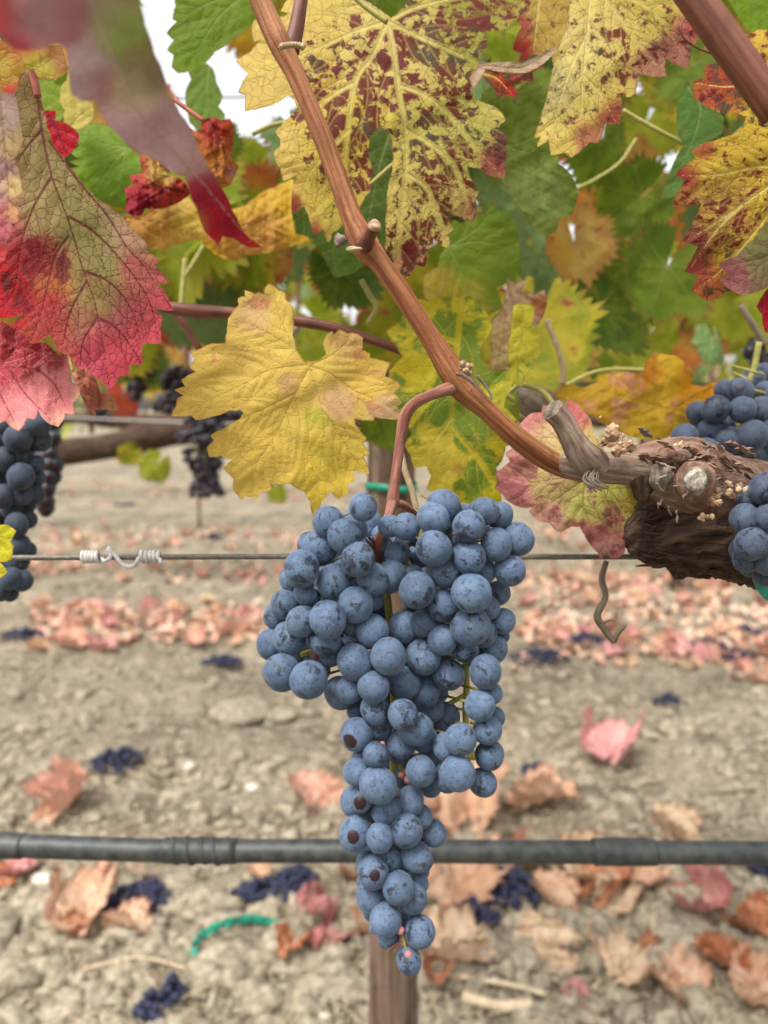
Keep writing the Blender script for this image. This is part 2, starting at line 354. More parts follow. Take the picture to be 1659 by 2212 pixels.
def leaf_geo(outline, veins, sp, bulge=0.10, wmain=4.0, side=True):
    out = np.asarray(outline, float); rng = random.Random(int(abs(out.sum())) % 9973)
    # teeth with rounded shoulders
    area = 0.5 * np.sum(out[:, 0] * np.roll(out[:, 1], -1) - np.roll(out[:, 0], -1) * out[:, 1])
    sgn = 1 if area > 0 else -1; bd = []
    for i in range(len(out)):
        a, c = out[i], out[(i + 1) % len(out)]; L = np.linalg.norm(c - a); k = max(1, int(math.ceil(L / (sp * 1.1))))
        nrm = np.array([(c - a)[1], -(c - a)[0]]) / (L + 1e-9) * sgn
        for t in range(k):
            s = t / k; q = a + (c - a) * s + nrm * (bulge * min(L, 60) * math.sin(math.pi * s))
            if 0 < t: q = q + nrm * rng.uniform(-0.6, 0.6) * min(1, sp / 4)
            bd.append(q)
    bd = np.array(bd)
    # veins
    mains = [(spline(v, 6), wmain if len(v) > 2 else wmain * 0.6) for v in veins]
    lines = [(m_, w, 0.28) for m_, w in mains]; nm = len(lines)
    if side and mains:
        sa = np.concatenate([m_[:-1] for m_, _ in mains]); sb = np.concatenate([m_[1:] for m_, _ in mains])
        ids = np.concatenate([np.full(len(m_) - 1, k) for k, (m_, _) in enumerate(mains)])
        for k, (m_, w) in enumerate(mains):
            seg = np.linalg.norm(np.diff(m_, axis=0), axis=1); L = seg.sum(); cum = np.concatenate([[0], np.cumsum(seg)])
            oa, ob = sa[ids != k], sb[ids != k]
            pos = L * 0.16; sd_ = 1; stepL = max(24, L * 0.095)
            while pos < L * 0.93:
                i = min(len(m_) - 2, int(np.searchsorted(cum, pos)) - 1); i = max(i, 0)
                f = (pos - cum[i]) / (seg[i] + 1e-9); q = m_[i] + (m_[i+1] - m_[i]) * f
                d = (m_[i+1] - m_[i]) / (seg[i] + 1e-9); dirn = math.atan2(d[1], d[0]) + sd_ * math.radians(rng.uniform(40, 56))
                path = [q.copy()]; mx = (L - pos) * 0.62 + 18; l = 0
                while l < mx:
                    dirn -= sd_ * 0.035; st = 7.0
                    q = q + np.array([math.cos(dirn), math.sin(dirn)]) * st; l += st
                    if len(oa) and l > 14 and segdist(q[None], oa, ob).min() < 9: break
                    path.append(q.copy())
                path = np.array(path)
                if len(path) > 2:
                    ins = inside(bd, path); 
                    if not ins.all(): path = path[:max(2, int(np.argmin(ins)))]
                    lines.append((path, w * 0.42, 0.35))
                sd_ = -sd_; pos += stepL * rng.uniform(0.5, 0.75)
    # points
    lo, hi = bd.min(0), bd.max(0)
    gx, gy = np.meshgrid(np.arange(lo[0], hi[0], sp), np.arange(lo[1], hi[1], sp * 0.87)); gx[1::2] += sp / 2
    g = np.stack([gx.ravel(), gy.ravel()], 1); g += RNG.uniform(-0.18, 0.18, g.shape) * sp
    g = g[inside(bd, g)]
    a, c = bd, np.roll(bd, -1, axis=0)
    g = g[mind(g, a, c) > sp * 0.5]
    if lines:
        vp = np.concatenate([l for l, _, _ in lines]); vp = vp[inside(bd, vp)]; vp = vp[mind(vp, a, c) > sp * 0.6]
        # thin out interior points close to vein points
        key = set(); keep = []
        for q in vp:
            kk = (round(q[0] / (sp * .7)), round(q[1] / (sp * .7)))
            if kk not in key: key.add(kk); keep.append(q)
        vp = np.array(keep) if keep else np.zeros((0, 2))
        pts = np.vstack([bd, vp, g])
    else: pts = np.vstack([bd, g])
    nb = len(bd)
    r = delaunay_2d_cdt([Vector(q) for q in pts.tolist()], [(i, (i + 1) % nb) for i in range(nb)], [list(range(nb)) if sgn > 0 else list(range(nb))[::-1]], 1, 1e-5, False)
    co = np.array([q[:] for q in r[0]]); fa = np.array([f for f in r[2] if len(f) == 3]); fa = fa[inside(bd, co[fa].mean(1))]
    edge = mind(co, a, c)
    if lines:
        A = np.concatenate([l[:-1] for l, _, _ in lines]); B = np.concatenate([l[1:] for l, _, _ in lines])
        Wd = np.concatenate([w * np.linspace(1, t, len(l) - 1) for l, w, t in lines])
        kk = sum(len(l) - 1 for l, _, _ in lines[:nm])
        vein = mind(co, A[:kk], B[:kk], Wd[:kk]); vabs = mind(co, A[:kk], B[:kk])
        if len(A) > kk: vein2 = mind(co, A[kk:], B[kk:], Wd[kk:]); vabs2 = mind(co, A[kk:], B[kk:])
        else: vein2 = vein * 0 + 9; vabs2 = vabs * 0 + 50
    else: vein = np.full(len(co), 9.0); vabs = edge * 0 + 50.0; vein2 = vein; vabs2 = vabs
    return co, fa, edge, vein, vabs, vein2, vabs2

def blend(co, ctrl, dflt):
    """smoothly interpolate pigment control points (x, y, radius, value)"""
    dflt = np.atleast_1d(np.asarray(dflt, float)); acc = np.tile(dflt, (len(co), 1)) * 0.15; w = np.full((len(co), 1), 0.15)
    p3 = np.hstack([co * 0.02, np.zeros((len(co), 1))]); wob = np.stack([fbm(p3, 1.3, 3), fbm(p3 + 7, 1.3, 3)], 1)
    for x, y, r, val in ctrl:
        d = co + wob * r * 0.7 - np.array([x, y]); g = np.exp(-(d ** 2).sum(1) / (r * r))[:, None] * 3
        acc += g * np.atleast_1d(np.asarray(val, float)); w += g
    return acc / w

ORG = {'A': (0, 0), 'B': (530.9, 0), 'C': (1061.8, 0), 'D': (0, 597.2), 'E': (530.9, 597.2), 'F': (1061.8, 597.2)}
def cv(tag, pts, s=0.36):
    o = ORG[tag]; return [(o[0] + x * s, o[1] + y * s) for x, y in pts]

vine = empty('grapevine', P(1560, 1200, 0.33).lerp(P(1560, 1200, 0.33), 0) - Vector((0, 0, 0.0)),
             'foreground grapevine with a gnarled arm, reddish brown canes and yellow, red and green leaves', 'grapevine')

def hero(outline, z0, veins=(), tilt=(0, 0), bend=(0, 0, 0), wave=1.0, pig=(), base=(0.5, 0.4, 0.1), spots=(), sbase=0.0, mat=None,
         label=None, sp=4.5, wmain=3.6, pucker=1.0, parent=None, name='leaf', side=True, bulge=0.035, cup=0.0, seed=0, crumple=0.0):
    co, fa, edge, vein, vabs, vein2, vabs2 = leaf_geo(outline, veins, sp, bulge, wmain, side)
    c = (co.min(0) + co.max(0)) / 2; du, dv = co[:, 0] - c[0], co[:, 1] - c[1]; S = max(np.ptp(co[:, 0]), np.ptp(co[:, 1])) / 2
    a, b_ = du / S, dv / S
    z = z0 + tilt[0] * a + tilt[1] * b_ + bend[0] * a * a + bend[1] * b_ * b_ + bend[2] * a * b_
    p3 = np.stack([a * 2.2 + seed, b_ * 2.2 - seed, a * 0 + seed * 1.7], 1)
    z += 0.0022 * wave * fbm(p3, 1.5, 2) * (S / 200)
    z += cup * np.exp(-(edge / (S * 0.16)) ** 2) * (0.6 + 0.6 * fbm(p3 * 2.0, 1.5, 2))
    z += crumple * fbm(p3 * 3.2, 1.8, 3)
    z += -0.0008 * pucker * np.minimum(np.minimum(vabs, vabs2) / 12.0, 1.0) * (0.6 + 0.4 * fbm(p3 * 6, 1, 2))
    V = Pn(co[:, 0], co[:, 1], z)
    p = blend(co, pig, base); s = blend(co, spots, sbase)[:, 0]
    o = obj(name, V, fa, mat, parent or vine,
            attrs={'lc': np.stack([co[:, 0] / 100, co[:, 1] / 100, co[:, 0] * 0], 1), 'edge': edge / 100, 'vein': vein, 'vabs': vabs / 100, 'vein2': vein2, 'vabs2': vabs2 / 100, 'pig': p, 'spot': s})
    if label: o['label'] = label
    return o

M['l_spotted'] = leaf_mat('leaf_spotted', (0.12, 0.010, 0.014), (0.062, 0.045, 0.025), (0.56, 0.47, 0.17), (0.15, 0.055, 0.035), 0.22, 0.75, (0.20, 0.09, 0.04), 0.45, sscale=4.2, cell=3.8, trans=0.42)
M['l_yellow'] = leaf_mat('leaf_yellow', (0.46, 0.20, 0.10), (0.48, 0.24, 0.13), (0.42, 0.24, 0.07), (0.42, 0.24, 0.06), 0.10, 0.38, sscale=1.9, trans=0.35, cell=4.5)
M['l_red'] = leaf_mat('leaf_crimson', (0.17, 0.006, 0.014), (0.12, 0.02, 0.02), (0.12, 0.012, 0.022), (0.10, 0.018, 0.02), 0.42, 0.8, (0.11, 0.014, 0.02), 0.6, sscale=1.6, cell=4.6, trans=0.35)
M['l_pink'] = leaf_mat('leaf_pink', (0.23, 0.012, 0.03), (0.2, 0.02, 0.04), (0.22, 0.02, 0.035), (0.62, 0.30, 0.28), 0.25, 0.7, sscale=1.2, cell=5.5, trans=0.3)
M['l_green'] = leaf_mat('leaf_green', (0.30, 0.26, 0.05), (0.15, 0.1, 0.03), (0.26, 0.33, 0.10), (0.20, 0.27, 0.06), 0.22, 0.55, (0.2, 0.28, 0.07), 0.35, sscale=2.0, trans=0.5)
M['l_mottle'] = leaf_mat('leaf_mottled', (0.115, 0.20, 0.022), (0.15, 0.21, 0.03), (0.46, 0.42, 0.08), (0.36, 0.34, 0.06), 0.22, 0.4, sscale=1.15, trans=0.45)
M['l_mauve'] = leaf_mat('leaf_mauve', (0.26, 0.07, 0.08), (0.22, 0.08, 0.075), (0.22, 0.14, 0.06), (0.24, 0.09, 0.06), 0.28, 0.6, (0.18, 0.07, 0.05), 0.5, sscale=1.7, trans=0.35)
M['l_dry'] = leaf_mat('leaf_dry', (0.3, 0.1, 0.05), (0.25, 0.12, 0.06), (0.3, 0.15, 0.1), (0.36, 0.2, 0.12), 0.3, 0.5, sscale=1.5, trans=0.25)

YEL = (0.62, 0.45, 0.10); YEL2 = (0.60, 0.48, 0.17); OLV = (0.22, 0.24, 0.05); GRN = (0.10, 0.17, 0.02); LGR = (0.24, 0.33, 0.045)
CRI = (0.40, 0.03, 0.045); PNK = (0.58, 0.20, 0.20); MAU = (0.40, 0.20, 0.19); ORA = (0.52, 0.22, 0.045)

# the big spotted leaf at the top
L1 = cv('B', [(870,105),(905,85),(960,30),(990,-50),(1200,-110),(1450,-120),(1650,-70),(1750,-10),(1700,50),(1650,95),(1600,125),(1590,165),(1500,185),(1430,185),(1450,240),(1448,290),(1395,300),(1395,350),
 (1400,400),(1370,470),(1345,540),(1380,600),(1440,620),(1500,645),(1545,690),(1560,722),(1525,750),(1518,770),(1555,795),(1578,855),(1550,880),(1575,940),(1545,965),(1562,1010),(1550,1068),(1490,1060),(1440,1040),
 (1400,1012),(1330,1000),(1345,1060),(1395,1150),(1378,1200),(1390,1260),(1370,1332),(1310,1318),(1255,1295),(1222,1310),(1245,1375),(1212,1410),(1228,1450),(1210,1490),(1170,1470),(1128,1430),(1115,1480),(1078,1520),
 (1090,1560),(1070,1602),(1020,1588),(1003,1620),(970,1672),(940,1645),(915,1692),(890,1640),(850,1580),(835,1540),(840,1400),(845,1250),(855,1120),(880,1020),(885,940),(875,850),(855,790),(812,765),(772,790),(740,830),
 (735,900),(745,960),(768,1025),(742,1080),(752,1140),(715,1180),(690,1240),(650,1290),(600,1330),(560,1370),(520,1400),(500,1458),(470,1412),(462,1378),(415,1412),(390,1350),(375,1290),(350,1240),(275,1278),(278,1180),
 (285,1110),(312,1045),(225,1087),(207,1020),(182,975),(168,910),(205,875),(208,835),(178,792),(215,750),(270,695),(312,650),(292,600),(255,568),(200,612),(100,645),(-5,668),(0,570),(-47,555),(15,440),(-57,370),(25,310),
 (85,243),(45,255),(35,180),(45,130),(82,100),(150,110),(230,98),(265,78),(210,66),(250,0),(320,-60),(560,-90),(640,-60),(700,-10),(770,35),(830,80)])
V1 = [cv('B', v) for v in [[(850,125),(650,190),(450,280),(250,370),(60,500)], [(850,125),(760,330),(660,480),(620,720),(600,900),(585,1100),(520,1390)],
 [(850,125),(885,300),(920,560),(955,750),(962,1000),(930,1300),(905,1640)], [(850,125),(1000,200),(1200,290),(1390,370)], [(920,510),(1050,560),(1200,670),(1350,850),(1520,1040)],
 [(965,780),(1100,860),(1250,1000),(1350,1290)], [(962,1040),(1080,1120),(1130,1240),(1215,1470)], [(880,110),(1000,50),(1200,0),(1450,-40),(1650,20)], [(850,115),(700,30),(550,-60)],
 [(640,500),(520,570),(400,680),(250,900)], [(620,780),(500,900),(380,1050),(330,1200)]]]
hero(L1, 0.300, V1, (0.004, -0.006), (0.006, 0.010, 0.004), 1.2,
     pig=[(*cv('B',[q[:2]])[0], q[2]*.36, q[3]) for q in [(100,400,260,(0.60,0.44,0.13)),(850,300,200,YEL2),(700,900,250,(0.60,0.46,0.10)),(1250,750,200,(0.42,0.40,0.11)),(1450,60,220,(0.26,0.26,0.05)),(1100,1200,260,(0.52,0.44,0.14)),
       (1540,950,90,(0.28,0.06,0.075)),(1350,1260,80,(0.28,0.07,0.08)),(1050,1550,90,(0.45,0.14,0.12)),(270,1250,60,(0.28,0.03,0.04)),(400,1390,45,(0.28,0.03,0.04)),(1640,40,100,(0.42,0.30,0.08)),(200,1000,120,(0.60,0.42,0.13))]],
     base=(0.60, 0.46, 0.13), spots=[(*cv('B',[q[:2]])[0], q[2]*.36, q[3]) for q in [(780,450,190,1.0),(560,620,150,0.95),(1050,350,200,0.9),(1150,650,200,0.85),(1080,950,150,0.95),(1200,1150,160,0.85),(560,900,130,0.9),(680,1000,100,0.95),
       (1350,100,200,0.95),(1020,1500,120,0.9),(1500,900,100,0.9),(100,400,200,0.2),(250,950,160,0.35),(950,900,70,0.4),(1450,1000,110,0.7),(600,350,120,0.75),(1250,1350,90,0.7)]],
     sbase=0.4, mat=M['l_spotted'], sp=4.2, wmain=3.3, label='large yellow leaf at the top blotched dark red and olive, pale veins fanning down')
hero(cv('B', [(1340,470),(1400,385),(1500,376),(1659,375),(1760,330),(1870,275),(1850,320),(1760,400),(1680,437),(1560,432),(1440,415),(1370,530)]), 0.288, [cv('B', [(1350,500),(1420,400),(1659,405),(1860,285)])],
     (0,0), (0.004,0,0), 1, base=(0.40,0.30,0.20), mat=M['l_dry'], label='dried rolled rim of the spotted leaf', sp=4)
hero(cv('C', [(-60,420),(0,428),(100,440),(200,430),(300,378),(318,395),(245,430),(252,490),(200,488),(138,512),(165,592),(90,572),(60,597),(20,540),(-40,480)]), 0.312, [cv('C', [(-50,440),(30,470),(120,560)])],
     base=(0.45,0.20,0.04), sbase=0.9, pig=[(*cv('C',[(100,560)])[0],25,(0.42,0.02,0.02)),(*cv('C',[(200,470)])[0],25,(0.46,0.05,0.02))], mat=M['l_spotted'], label='ragged red and yellow lobe hanging under the rolled rim')
# right top spotted leaf
hero(cv('C', [(478,0),(500,-90),(800,-120),(1080,-90),(1110,0),(1150,75),(1195,95),(1238,235),(1215,266),(1190,250),(1193,350),(1175,412),(1120,390),(1045,350),(1037,400),(1052,457),(980,460),(930,452),(872,438),(876,500),(860,567),(820,585),
 (780,570),(777,650),(767,742),(700,745),(680,740),(662,810),(637,860),(590,850),(540,905),(478,948),(440,918),(400,925),(355,932),(347,840),(310,862),(273,882),(292,818),(255,832),(290,720),(330,600),(360,450),(390,350),(420,250),(460,150)]),
     0.292, [cv('C', v) for v in [[(595,-90),(590,0),(570,250),(545,500),(530,700),(482,930)], [(600,-80),(700,20),(850,220),(1030,440)], [(590,-60),(800,-20),(1000,100),(1180,390)], [(575,200),(480,400),(400,650),(360,910)], [(550,450),(650,560),(740,720)]]],
     (0.004, -0.004), (0.012, 0.004, 0.006), 1.3, base=(0.56,0.43,0.12), pig=[(*cv('C',[q[:2]])[0], q[2]*.36, q[3]) for q in [(1000,400,90,(0.40,0.19,0.14)),(1150,330,90,(0.34,0.13,0.11)),(740,700,60,(0.28,0.05,0.05)),(600,830,60,(0.40,0.16,0.10)),(560,250,150,YEL2),(360,500,120,(0.42,0.36,0.15)),(1215,180,60,(0.42,0.10,0.10))]],
     spots=[(*cv('C',[q[:2]])[0], q[2]*.36, q[3]) for q in [(800,300,150,0.8),(550,330,100,0.7),(700,500,140,0.6),(1100,200,120,0.7),(450,650,140,0.6),(880,90,100,0.6)]], sbase=0.4, mat=M['l_spotted'], label='yellow leaf with scattered maroon spots, right of the big spotted leaf')
hero(cv('C', [(150,130),(180,60),(200,-60),(520,-70),(500,100),(460,230),(420,350),(378,412),(362,340),(330,330),(250,330),(160,372),(182,318),(128,300),(150,220),(182,160)]), 0.33, [cv('C', [(290,-50),(270,150),(250,320)])], base=(0.50,0.36,0.10), sbase=0.5,
     pig=[(*cv('C',[(150,300)])[0],20,CRI),(*cv('C',[(180,150)])[0],14,(0.4,0.1,0.08))], mat=M['l_spotted'], label='narrow yellow leaf between the two spotted leaves')
# right edge leaf
L3 = cv('C', [(1362,290),(1420,240),(1560,200),(1600,178),(1700,180),(1900,300),(1950,800),(1900,1300),(1750,1600),(1550,1720),(1400,1752),(1380,1782),(1290,1806),(1200,1742),(1242,1650),(1158,1630),(1200,1560),(1240,1480),(1200,1465),(1140,1445),(1190,1370),
 (1230,1290),(1262,1220),(1170,1232),(1082,1230),(1120,1160),(1162,1080),(1100,1050),(1160,990),(1226,950),(1200,905),(1260,870),(1350,840),(1440,810),(1510,750),(1530,700),(1480,680),(1400,682),(1330,660),(1260,620),(1215,570),(1208,490),(1285,460),(1274,440),(1285,390),(1350,382)])
hero(L3, 0.268, [cv('C', v) for v in [[(1850,1000),(1650,1130),(1400,1300),(1180,1440)], [(1850,1000),(1600,1000),(1350,1050),(1110,1050)], [(1850,1000),(1700,800),(1560,500),(1400,330)], [(1850,1000),(1650,1300),(1400,1600),(1220,1740)], [(1560,500),(1400,520),(1230,500)], [(1500,1230),(1350,1380),(1200,1600)]]],
     (-0.004, 0.0), (0.008, 0.01, 0), 1.4, base=(0.54,0.38,0.07), pig=[(*cv('C',[q[:2]])[0], q[2]*.36, q[3]) for q in [(1380,420,130,(0.30,0.04,0.03)),(1130,1060,60,(0.28,0.03,0.04)),(1180,1430,90,(0.24,0.06,0.06)),(1190,1620,80,(0.30,0.05,0.06)),(1270,1740,90,(0.42,0.12,0.06)),(1250,620,60,(0.36,0.06,0.04)),(1350,1250,110,(0.44,0.28,0.08)),(1150,1200,60,(0.38,0.16,0.07)),(1250,870,50,(0.32,0.08,0.04))]],
     spots=[(*cv('C',[q[:2]])[0], q[2]*.36, q[3]) for q in [(1400,450,160,0.8),(1450,1000,200,0.55),(1600,1200,160,0.8),(1350,1400,160,0.85),(1400,1600,200,0.7)]], sbase=0.55, mat=M['l_spotted'], label='yellow leaf with burnt red toothed margin at the right edge')
hero(cv('C', [(1360,1590),(1480,1530),(1580,1430),(1659,1330),(1800,1300),(1850,1700),(1659,1718),(1600,1750),(1500,1772),(1420,1730),(1370,1682),(1412,1640)]), 0.250, [cv('C', v) for v in [[(1800,1500),(1659,1560),(1500,1690),(1430,1725)], [(1659,1540),(1500,1580),(1380,1600)]]],
     (0,0), (0.01,0,0), 1, base=(0.20,0.14,0.09), pig=[(*cv('C',[(1600,1450)])[0],40,(0.20,0.21,0.08)),(*cv('C',[(1420,1650)])[0],30,(0.26,0.09,0.10))], sbase=0.3, mat=M['l_mauve'], label='folded purple green leaf lapping the right edge leaf')
hero(cv('F', [(1590,180),(1660,70),(1760,60),(1760,360),(1700,350),(1640,335),(1622,230)]), 0.255, [], base=(0.36,0.02,0.04), sbase=0.5, mat=M['l_mauve'], label='dark red leaf tip hanging at the right edge')
# bright yellow leaf
L4 = cv('E', [(0,85),(55,102),(78,92),(110,106),(105,80),(140,38),(200,85),(236,98),(238,140),(282,180),(290,240),(280,350),(300,440),(350,508),(400,505),(440,502),(482,472),(465,400),(490,345),(522,328),(510,372),(560,318),(610,342),(642,335),(702,365),(698,440),(747,465),
 (743,490),(800,500),(874,520),(848,560),(833,600),(900,622),(938,655),(883,700),(942,757),(903,780),(925,812),(915,862),(850,855),(775,845),(765,867),(655,855),(660,890),(690,930),(727,970),(703,1000),(741,1062),(708,1080),(740,1184),(650,1165),(646,1243),(608,1238),(612,1300),(560,1337),
 (505,1290),(455,1350),(430,1420),(405,1442),(385,1350),(350,1290),(310,1275),(262,1240),(200,1247),(150,1230),(157,1290),(85,1290),(72,1333),(0,1318)]) + cv('D', [(1450,1342),(1400,1280),(1402,1215),(1338,1150),(1392,1100),(1330,1075),(1253,1086),(1243,1020),(1283,985),(1263,950),(1370,900),(1440,852),(1462,820),(1440,800),
 (1380,805),(1260,845),(1178,862),(1150,835),(1028,837),(1055,780),(1062,732),(1102,715),(1047,680),(1112,660),(1088,620),(1172,570),(1138,545),(1165,500),(1148,460),(1210,428),(1260,403),(1350,400),(1362,330),(1370,250),(1432,170),(1428,130),(1470,120),(1467,85)])
V4 = [cv('E', v) for v in [[(370,530),(150,560),(0,640),(-250,760),(-430,830)], [(365,520),(280,430),(150,350),(0,280),(-60,300)], [(352,505),(270,390),(200,230),(160,70)], [(385,540),(500,580),(640,680),(780,740),(915,820)], [(400,530),(520,470),(600,400),(620,350)], [(375,560),(270,760),(180,950),(60,1140),(40,1310)],
 [(385,560),(430,700),(470,900),(450,1130),(405,1420)], [(300,700),(100,800),(-100,900),(-200,1060)], [(460,800),(560,950),(640,1080),(720,1170)]]]
hero(L4, 0.295, V4, (0.0, 0.003), (0.008, 0.006, -0.004), 1.5, base=(0.64,0.47,0.13), pig=[(*cv('E',[q[:2]])[0], q[2]*.36, q[3]) for q in [(430,850,40,(0.48,0.44,0.08)),(450,1080,36,(0.54,0.46,0.10)),(30,230,60,(0.60,0.40,0.20)),(250,640,36,(0.58,0.38,0.18)),(560,740,60,(0.60,0.38,0.22)),(850,800,60,(0.58,0.38,0.24)),(600,380,70,(0.52,0.34,0.14)),(700,600,100,(0.64,0.44,0.12)),(-200,600,160,(0.62,0.45,0.13)),(0,1000,200,(0.64,0.46,0.12)),(500,1200,150,(0.66,0.49,0.10))]],
     spots=[(*cv('E',[q[:2]])[0], q[2]*.36, q[3]) for q in [(650,600,120,0.6),(850,780,90,0.6),(560,740,90,0.5),(200,600,120,0.4),(0,200,100,0.5),(-250,550,120,0.45),(650,420,90,0.6)]], sbase=0.15, mat=M['l_yellow'], sp=4.0, wmain=2.3, label='bright yellow toothed leaf hanging above the wire, left of the bunch')
# large crimson and green leaf on the left
L5 = cv('A', [(130,400),(165,395),(195,405),(220,480),(243,600),(283,760),(315,862),(400,980),(500,1110),(600,1210),(645,1228),(700,1270),(775,1352),(830,1410),(886,1472),(866,1498),(962,1562),(928,1590),(1012,1698),(930,1702)]) + cv('D', [(915,30),(985,90),(1042,203),(925,198),(977,245),(962,300),(962,402),(858,398),(848,465),(857,527),(778,528),(772,592),(718,597),(690,650),
 (655,677),(610,630),(562,592),(527,577),(522,543),(470,562),(440,510),(410,470),(340,440),(325,400),(292,348),(272,372),(182,402),(150,330),(68,300),(142,228),(0,250),(-90,255)]) + cv('A', [(-120,1500),(-20,1250),(60,950),(95,700),(108,500)])
V5 = [cv('A', v) for v in [[(180,400),(215,480),(252,780),(312,1060),(410,1320),(500,1620),(560,1790),(610,2010),(652,2310)], [(245,790),(150,900),(90,1010)], [(305,1070),(210,1230),(130,1450),(80,1750),(-40,1880)], [(412,1300),(560,1390),(700,1530),(820,1680),(900,1820),(955,2040)],
 [(408,1420),(330,1540),(290,1700),(250,1860),(190,2040)], [(300,850),(480,1100),(640,1290),(760,1480),(880,1620),(1030,1855)], [(505,1630),(650,1690),(780,1840),(845,2050)], [(585,1910),(500,2050),(480,2200)], [(585,1910),(700,1970),(800,2100),(850,2180)], [(520,1690),(420,1880),(370,2100)]]]
hero(L5, 0.262, V5, (0.010, -0.006), (0.016, 0.0, -0.01), 1.0, base=(0.42,0.10,0.10), pig=[(q[0]*.36, q[1]*.36, q[2]*.36, q[3]) for q in [(170,650,150,(0.20,0.16,0.055)),(250,950,160,(0.24,0.20,0.075)),(450,1250,180,(0.27,0.25,0.09)),(620,1500,170,(0.27,0.26,0.09)),(560,1750,130,(0.26,0.20,0.07)),(330,1680,80,(0.42,0.18,0.05)),
      (200,1600,130,(0.22,0.025,0.03)),(60,1750,170,(0.46,0.03,0.035)),(100,2000,140,(0.50,0.045,0.06)),(300,2000,150,(0.42,0.10,0.08)),(480,1950,110,(0.24,0.13,0.075)),(750,1880,110,(0.22,0.08,0.07)),(560,2200,200,(0.52,0.09,0.12)),(820,2050,140,(0.48,0.075,0.10)),(960,1850,120,(0.52,0.10,0.12)),(880,1620,100,(0.48,0.14,0.13)),(760,1420,90,(0.40,0.24,0.16)),(650,1290,60,(0.44,0.30,0.20))]],
     spots=[(200*.36,1600*.36,45,0.9),(200*.36,1750*.36,40,0.6)], sbase=0.1, mat=M['l_red'], sp=4.0, wmain=3.3, label='large drooping leaf at the left, olive above and crimson towards its toothed margin')
# pink leaf lower left
hero(cv('D', [(-110,230),(0,262),(60,300),(110,312),(180,400),(280,400),(330,450),(350,470),(400,465),(412,530),(415,572),(432,640),(477,660),(481,700),(458,740),(438,762),(447,832),(390,823),(380,862),(350,902),(290,880),(250,842),(225,793),(212,857),(160,850),(145,892),(112,928),(60,900),(30,868),(0,882),(-110,920)]),
     0.275, [cv('D', v) for v in [[(-100,560),(100,545),(220,550),(330,460)], [(220,552),(330,650),(400,800)], [(60,548),(150,700),(330,880)], [(-60,560),(0,700),(100,900)], [(0,550),(100,420),(150,360)]]], (0.0, -0.012), (0.0, -0.01, 0.006), 2.6,
     base=(0.52,0.16,0.17), pig=[(*cv('D',[q[:2]])[0], q[2]*.36, q[3]) for q in [(180,480,120,(0.28,0.015,0.035)),(60,430,100,(0.33,0.04,0.05)),(40,620,110,(0.36,0.04,0.07)),(150,750,120,(0.62,0.24,0.24)),(330,700,90,(0.50,0.14,0.16)),(370,600,90,(0.60,0.24,0.24)),(80,890,60,(0.62,0.33,0.26)),(370,850,50,(0.64,0.40,0.28)),(20,780,80,(0.58,0.20,0.22)),(470,700,40,(0.6,0.38,0.25))]],
     sbase=0.3, mat=M['l_pink'], label='pink and wine red crinkled leaf at the left edge under the large leaf', cup=-0.003, crumple=0.0012)
hero(cv('D', [(410,470),(440,562),(500,560),(522,545),(570,600),(600,690),(640,715),(680,700),(700,770),(718,806),(640,800),(570,798),(578,846),(550,820),(500,740),(460,650),(425,560)]), 0.29, [cv('D', [(430,500),(500,660),(600,780)])], (0,0), (0,0,0.01), 2.5,
     base=(0.60,0.34,0.20), pig=[(*cv('D',[(540,740)])[0],22,(0.42,0.14,0.11)),(*cv('D',[(470,640)])[0],22,(0.62,0.24,0.18))], mat=M['l_dry'], label='small curled peach coloured dead leaf under the crimson leaf', crumple=0.002)
# blurred near leaf
L7 = cv('A', [(-120,-150),(-60,120),(20,240),(90,300),(180,300),(350,262),(400,300),(415,420),(428,560),(480,602),(565,600),(610,690),(690,790),(800,900),(870,935),(950,970),(1050,1040),(1110,1060),(1120,1100),(1180,1250),(1230,1390),(1290,1450),(1308,1478),(1335,1418),(1400,1428),(1480,1480),(1575,1488),(1500,1430),(1450,1380),(1400,1270),
 (1330,1130),(1250,1000),(1190,900),(1150,780),(1080,680),(1010,560),(980,440),(930,330),(870,150),(830,0),(800,-150)])
hero(L7, 0.172, [cv('A', [(500,-140),(620,200),(800,600),(1050,900),(1300,1200),(1500,1450)])], (0.022, 0.018), (-0.004, 0.008, 0.0), 1.0, base=(0.281,0.164,0.156), side=False,
     pig=[(q[0]*.36, q[1]*.36, q[2]*.36, q[3]) for q in [(20,80,100,(0.429,0.078,0.086)),(120,280,80,(0.390,0.070,0.086)),(200,100,110,(0.312,0.172,0.172)),(400,120,120,(0.257,0.101,0.109)),(480,420,130,(0.343,0.242,0.242)),(640,120,100,(0.234,0.226,0.101)),(760,200,110,(0.187,0.234,0.055)),(850,330,80,(0.172,0.133,0.055)),(620,520,80,(0.234,0.101,0.094)),(780,560,90,(0.296,0.265,0.125)),
     (880,500,90,(0.156,0.117,0.062)),(800,720,150,(0.343,0.211,0.211)),(1000,880,130,(0.343,0.218,0.218)),(1150,980,80,(0.296,0.172,0.156)),(1230,1180,110,(0.218,0.012,0.023)),(1350,1330,120,(0.250,0.012,0.023)),(1500,1460,80,(0.374,0.023,0.031)),(1180,1330,60,(0.265,0.125,0.039)),(1300,1440,50,(0.390,0.039,0.055))]],
     mat=leaf_mat('leaf_near', vein=(0.312,0.195,0.156), tert=(0.234,0.117,0.117), tert_amt=0.06, vein_amt=0.35, trans=0.3), sp=9, pucker=0.5, wmain=9, label='out of focus mauve leaf close to the lens, twisting down to a crimson tip')
